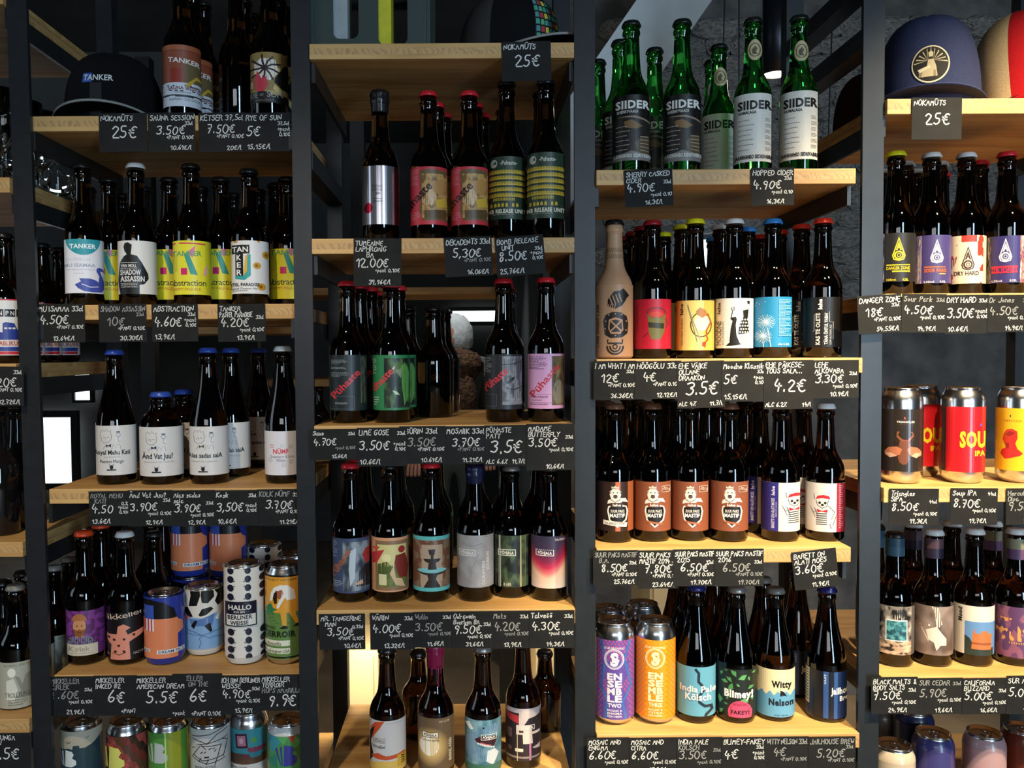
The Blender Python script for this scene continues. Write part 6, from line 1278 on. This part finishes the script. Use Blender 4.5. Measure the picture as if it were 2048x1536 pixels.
# ================================================================== the place behind
STONE = mat('rough_limestone', (0.29, 0.275, 0.25), .9, noise_scale=9, noise_amt=.45, bump=.9)
PLASTER = mat('dim_plaster', (0.06, 0.065, 0.065), .9, noise_scale=4, noise_amt=.2)
def struct(nm, me, m): return tag(obj(nm, me, m), kind='structure')
struct('floor', box_mesh('floor', -4.5, 4.5, -5.5, 7.5, -.1, 0), mat('worn_wood_floor', (.26, .20, .14), .6, noise_scale=6, noise_amt=.2))
struct('ceiling', box_mesh('ceiling', -4.5, 4.5, .9, 7.5, 3.05, 3.15), PLASTER)
struct('wall_back', box_mesh('wall_back', -4.5, .42, 6.6, 6.8, 0, 3.05), PLASTER)
# stone wall behind the right half, coursed from single rubble stones
wr = struct('wall_right', box_mesh('wall_right', .36, 4.5, 3.56, 3.75, 0, 3.05), mat('sooty_limestone_render', (.11, .105, .10), .9, noise_scale=9, noise_amt=.4, bump=.6))  # wall toned darker than its stones, shade put into the colour
struct('wall_side', box_mesh('wall_side', .30, .3595, 3.5, 6.6, 0, 3.05), PLASTER)
rs = random.Random(5); SM = []
for k in range(8):
    bm = bmesh.new(); bmesh.ops.create_icosphere(bm, subdivisions=2, radius=.5)
    for v in bm.verts:
        d = 1 + .22 * noise.noise(v.co * 2.2 + Vector((k * 5, 0, 0))); m_ = max(abs(v.co.x), abs(v.co.y), abs(v.co.z)); v.co = v.co * (.35 + .65 * .5 / m_) * d
    me = bpy.data.meshes.new('stone'); bm.to_mesh(me); bm.free(); SM.append(me)
zz = 1.58
while zz < 2.75:
    hh = rs.uniform(.05, .09); x = .50 + rs.uniform(0, .1)
    while x < 2.35:
        w = rs.uniform(.07, .20); o = obj('stone', SM[rs.randrange(8)], STONE, wr); o.location = (x + w / 2, 3.555, zz + hh / 2); o.scale = (w * 1.06, .05, hh * 1.12); o.rotation_euler = (0, rs.uniform(-.08, .08), 0); x += w
    zz += hh
# sloping plastered beam
A_, B_ = at(1120, 330, 2.95), at(1390, -60, 2.95)
bmn = (B_ - A_).normalized(); sd = Vector((bmn.z, 0, -bmn.x)); v = []
for P_ in (A_ - bmn * .12, B_ + bmn * .35):
    for s1, s2 in ((-1, 0), (1, 0), (1, 1), (-1, 1)): v.append(P_ + sd * s1 * .105 + Vector((0, s2 * .22, 0)))
struct('trim_1', mesh_of('trim_1', v, [(0, 1, 2, 3), (7, 6, 5, 4), (0, 4, 5, 1), (1, 5, 6, 2), (2, 6, 7, 3), (3, 7, 4, 0)]), mat('pale_plaster_beam', (.50, .55, .57), .8, noise_scale=3, noise_amt=.25))
# pendant spot lamp with two thin hanging wires
pl = at(1551, 150, 2.30); lampm = mat('dark_lamp_metal', '23262c', .35, metal=.6)
pen = empty('pendant_lamp', pl, label='slim dark cylinder pendant lamp lit at its lower end', cat='lamp')
obj('housing', lathe('housing', [(.033, .0), (.036, .001), (.036, .200), (.030, .206), (0, .207), (0, .200), (.032, .198), (.033, .0)], 32), lampm, pen)
obj('bulb', lathe('bulb', [(0, -.004), (.020, -.002), (.0315, .006), (.030, .012), (0, .014)], 24), mat('lamp_bulb', 'ffffff', .5, emit=(1, .85, .6), estr=30), pen)
obj('stem', lathe('stem', [(.005, .206), (.005, 3.04 - pl.z)], 10), lampm, pen)
l = bpy.data.lights.new('pendant_light', 'SPOT'); l.energy = 42; l.color = (1, .8, .55); l.spot_size = 2.4; l.spot_blend = .8; l.shadow_soft_size = .03
lo = bpy.data.objects.new('pendant_light', l); COL.objects.link(lo); lo.location = pl + Vector((0, 0, -.02))
for x0, x1, nm in ((1455, 1440, 'left'), (1478, 1478, 'right'), (1672, 1655, 'far')):
    a_, b_ = at(x0, -200, 3.2), at(x1, 330, 3.2); me = beam_mesh('hanging_cable', b_, a_, .004, .004)
    tag(obj('hanging_cable', me, lampm), {'left': 'thin slanting cable hanging before the stone wall', 'right': 'thin straight cable hanging before the stone wall', 'far': 'thin cable hanging behind the bars near the maroon cap'}[nm], 'cable')

# bright patches seen in the gaps: far windows and a ceiling light strip
def window_or_strip(n, x0, y0, x1, y1, Y, col, st, th=.05):
    a_, b_ = at(x0, y0, Y), at(x1, y1, Y); w = struct(f'window_{n}', box_mesh(f'window_{n}', a_.x, b_.x, Y, Y + .02, b_.z, a_.z), mat(f'daylight_pane_{n}', 'ffffff', .5, emit=col, estr=st))
    for k, (q0, q1, r0, r1) in enumerate(((a_.x - th, b_.x + th, a_.z, a_.z + th), (a_.x - th, b_.x + th, b_.z - th, b_.z), (a_.x - th, a_.x, b_.z, a_.z), (b_.x, b_.x + th, b_.z, a_.z))):
        obj('window_frame', box_mesh('window_frame', q0, q1, Y - .02, Y + .03, r0, r1), mat('dark_window_frame', '1c1e20', .5), w)
    return w
window_or_strip(1, 40, 835, 146, 966, 6.5, (.92, .97, 1), 2.2)
window_or_strip(2, 150, 740, 182, 800, 6.5, (.92, .97, 1), 2.0, .02)
window_or_strip(3, 1400, 480, 1446, 590, 3.45, (.62, .78, 1), 4.0, .02)
window_or_strip(4, 905, 622, 1160, 642, 6.5, (.95, .98, .92), 1.6, .03)  # glowing strip for the back room's ceiling lights
struct('wall_partition', box_mesh('wall_partition', -4.5, -1.45, 4.6, 4.7, 1.55, 3.05), PLASTER)

# back rack: a second black rack standing behind the bottles
brk = empty('back_rack', (0, 2.5, 0), label='dark storage rack with wooden shelves standing behind the bottle rack', cat='shelving')
def brel(me): me.transform(Matrix.Translation((0, -2.5, 0))); return me
for px_ in (300, 505, 720, 1010):
    q = at(px_, 700, 2.5); obj('post', brel(box_mesh('post', q.x - .02, q.x + .02, 2.48, 2.52, 0, 2.3)), STEEL, brk)
BZ = {}
for x0, x1, yq in ((300, 1010, 578), (300, 720, 655), (505, 720, 760), (300, 720, 900)):
    a_, b_ = at(x0, yq, 2.53), at(x1, yq, 2.53); BZ[yq] = a_.z; obj('shelf_board', brel(box_mesh('shelf_board', a_.x, b_.x, 2.53, 2.80, a_.z - .02, a_.z)), WOOD, brk)
for i, (px_, yq) in enumerate(((640, 900), (690, 900), (580, 900))):
    a_ = at(px_, yq, 2.6); o = obj('wine_bottle', bottle_mesh('long', .19, 'dark'), DARKGLASS); o.location = (a_.x, 2.6, BZ[yq] + .001); tag(o, 'dark tall bottle on the storage rack behind', 'bottle', 'bottles on the storage rack behind')
# cream blocks with small fill lights, added low behind for the warm patches
CREAM = mat('cream_cabinet', (.75, .62, .40), .6)
for x0, x1, y0, y1, Y, l in ((690, 757, 1302, 1440, 2.0, 'low cream cabinet lit warmly beside the white and orange swirl label'), (822, 842, 1305, 1440, 2.0, 'slim cream cabinet glimpsed beside the crimson wax bottle'), (1072, 1128, 1305, 1440, 2.0, 'cream cabinet lit dimly beyond the glitch collage label'), (1300, 1370, 880, 1010, 2.6, 'narrow cream cabinet lit warmly behind the shield dog label bottles')):
    a_, b_ = at(x0, y0, Y), at(x1, y1, Y); cb_ = empty('cabinet', ((a_.x + b_.x) / 2, Y, 0), label=l, cat='cabinet'); hx = (b_.x - a_.x) / 2
    obj('body', box_mesh('body', -hx, hx, 0, .3, 0, a_.z, .002), CREAM, cb_); obj('door', box_mesh('door', -hx + .01, hx - .01, -.012, -.0005, .03, a_.z - .01, .002), CREAM, cb_)
    ll = bpy.data.lights.new('cabinet_lamp', 'AREA'); ll.size = .08; ll.energy = {690: 1.6, 822: .8, 1072: .35}.get(x0, 1.2); ll.color = (1, .80, .48); lo = bpy.data.objects.new('cabinet_lamp', ll); COL.objects.link(lo); lo.location = ((a_.x + b_.x) / 2, Y - .16, a_.z + .12); aim(lo, ((a_.x + b_.x) / 2, Y, a_.z - .12))  # added fill light that brightens the cream block

# person seen through the gap in bay 2
def person():
    g = at(925, 700, 4.6); x, y = g.x - .05, 4.6
    root = empty('person', (x, y, 0), label='white-haired person in grey coat and brown fluffy scarf beyond the shelves', cat='person')
    J = {'pel': (0, 0, .92), 'sp': (0, .01, 1.12), 'ch': (0, .0, 1.30), 'nk': (0, -.005, 1.43), 'hd': (-.01, -.02, 1.47),
         'ls': (-.17, 0, 1.36), 'le': (-.22, -.02, 1.10), 'lh': (-.20, -.16, .92), 'rs': (.17, 0, 1.36), 're': (.22, -.02, 1.10), 'rh': (.18, -.18, .95),
         'll': (-.09, 0, .88), 'lk': (-.10, -.02, .48), 'la': (-.10, .02, .08), 'lt': (-.10, -.13, .04), 'rl': (.09, 0, .88), 'rk': (.10, -.02, .48), 'ra': (.10, .02, .08), 'rt': (.10, -.13, .04)}
    RAD = {'pel': .15, 'sp': .14, 'ch': .16, 'nk': .058, 'hd': .055, 'ls': .075, 'le': .055, 'lh': .04, 'rs': .075, 're': .055, 'rh': .04, 'll': .09, 'lk': .062, 'la': .045, 'lt': .04, 'rl': .09, 'rk': .062, 'ra': .045, 'rt': .04}
    K = list(J); Ed = [('pel', 'sp'), ('sp', 'ch'), ('ch', 'nk'), ('nk', 'hd'), ('ch', 'ls'), ('ls', 'le'), ('le', 'lh'), ('ch', 'rs'), ('rs', 're'), ('re', 'rh'), ('pel', 'll'), ('ll', 'lk'), ('lk', 'la'), ('la', 'lt'), ('pel', 'rl'), ('rl', 'rk'), ('rk', 'ra'), ('ra', 'rt')]
    me = bpy.data.meshes.new('body'); me.from_pydata([J[k] for k in K], [(K.index(a), K.index(b)) for a, b in Ed], [])
    o = obj('body', me, mat('grey_coat', '5c605c', .9), root)
    o.modifiers.new('skin', 'SKIN'); o.modifiers.new('sub', 'SUBSURF').levels = 2; o.modifiers['sub'].render_levels = 2
    for i, k in enumerate(K):
        sv = me.skin_vertices[0].data[i]; sv.radius = (RAD[k], RAD[k] * (.72 if k in ('pel', 'sp', 'ch') else 1)); sv.use_root = (k == 'pel')
    SKIN = mat('skin', 'b07a62', .6)
    def ball(nm, c, r, m, fn=None, sub=4):
        bm = bmesh.new(); bmesh.ops.create_icosphere(bm, subdivisions=sub, radius=1)
        for v in bm.verts:
            p = Vector((v.co.x * r[0], v.co.y * r[1], v.co.z * r[2]))
            if fn: p = fn(p, v.co.copy())
            v.co = p + Vector(c)
        me_ = bpy.data.meshes.new(nm); bm.to_mesh(me_); bm.free(); return obj(nm, me_, m, root, smooth=True)
    def headf(p, n):                                # face turned to the left (-X): nose, brow, chin
        if n.x < -.6: p.x -= .022 * math.exp(-((n.z + .12) ** 2 + n.y ** 2) / .02) + .008 * math.exp(-((n.z - .25) ** 2) / .02)
        if n.z < -.4: p.x -= .018 * max(0, -n.x); p.y *= .86
        return p
    ball('head', (-.01, -.01, 1.525), (.092, .076, .118), SKIN, headf)
    def hairf(p, n):
        k = noise.noise(n * 6) * .006 + noise.noise(n * 18) * .004
        if n.x < -.35 and n.z < .55: p *= .80                # leave the face free
        if n.z < -.5: p *= .85
        return p * (1 + k * 8)
    ball('white_hair', (.014, -.002, 1.530), (.096, .084, .130), mat('white_hair', 'c4c6c2', .9, noise_scale=80, noise_amt=.15, bump=.1), hairf)
    ball('ear', (-.030, -.086, 1.505), (.020, .014, .034), SKIN, None, 3)
    for s_ in (-1, 1): ball('eye', (-.094, s_ * .032, 1.548), (.010, .012, .010), mat('eye_white', 'd8d4cc', .3), None, 2)
    def fluff(p, n): return p * (1 + .10 * noise.noise(n * 5) + .07 * noise.noise(n * 14))
    ball('fluffy_scarf', (.0, -.04, 1.385), (.165, .150, .095), mat('brown_wool', '6a4a32', 1.0, noise_scale=60, noise_amt=.5, bump=1.0), fluff)
    ball('fluffy_scarf', (.03, -.14, 1.22), (.095, .055, .15), mat('brown_wool', '6a4a32', 1.0), fluff)
    # hands: palm with five fingers
    for hx, k in ((-.20, 'lh'), (.18, 'rh')):
        bp = Vector(J[k]); vs = [bp, bp + Vector((0, -.035, -.02)), bp + Vector((0, -.075, -.04))]; es = [(0, 1), (1, 2)]
        for f_ in range(4):
            b0 = bp + Vector(((f_ - 1.5) * .019, -.085, -.045)); i0 = len(vs); vs += [b0, b0 + Vector((0, -.030, -.022)), b0 + Vector((0, -.048 - .004 * (1.5 - abs(f_ - 1.5)), -.050))]; es += [(2, i0), (i0, i0 + 1), (i0 + 1, i0 + 2)]
        s_ = 1 if hx < 0 else -1; i0 = len(vs); vs += [bp + Vector((s_ * .035, -.045, -.022)), bp + Vector((s_ * .050, -.075, -.045))]; es += [(1, i0), (i0, i0 + 1)]
        m_ = bpy.data.meshes.new('hand'); m_.from_pydata(vs, es, []); h_ = obj('hand', m_, SKIN, root); h_.modifiers.new('skin', 'SKIN'); h_.modifiers.new('sub', 'SUBSURF').levels = 1
        for i in range(len(vs)): r_ = .026 if i < 3 else .0088; m_.skin_vertices[0].data[i].radius = (r_, r_ * .7 if i < 3 else r_); m_.skin_vertices[0].data[i].use_root = i == 0
    return root
person()

spot('back_room_lamp', (-.15, 4.15, 2.75), (-.02, 4.62, 1.45), 60, (.92, .96, 1.0), 42)  # added spot, there only to brighten the person
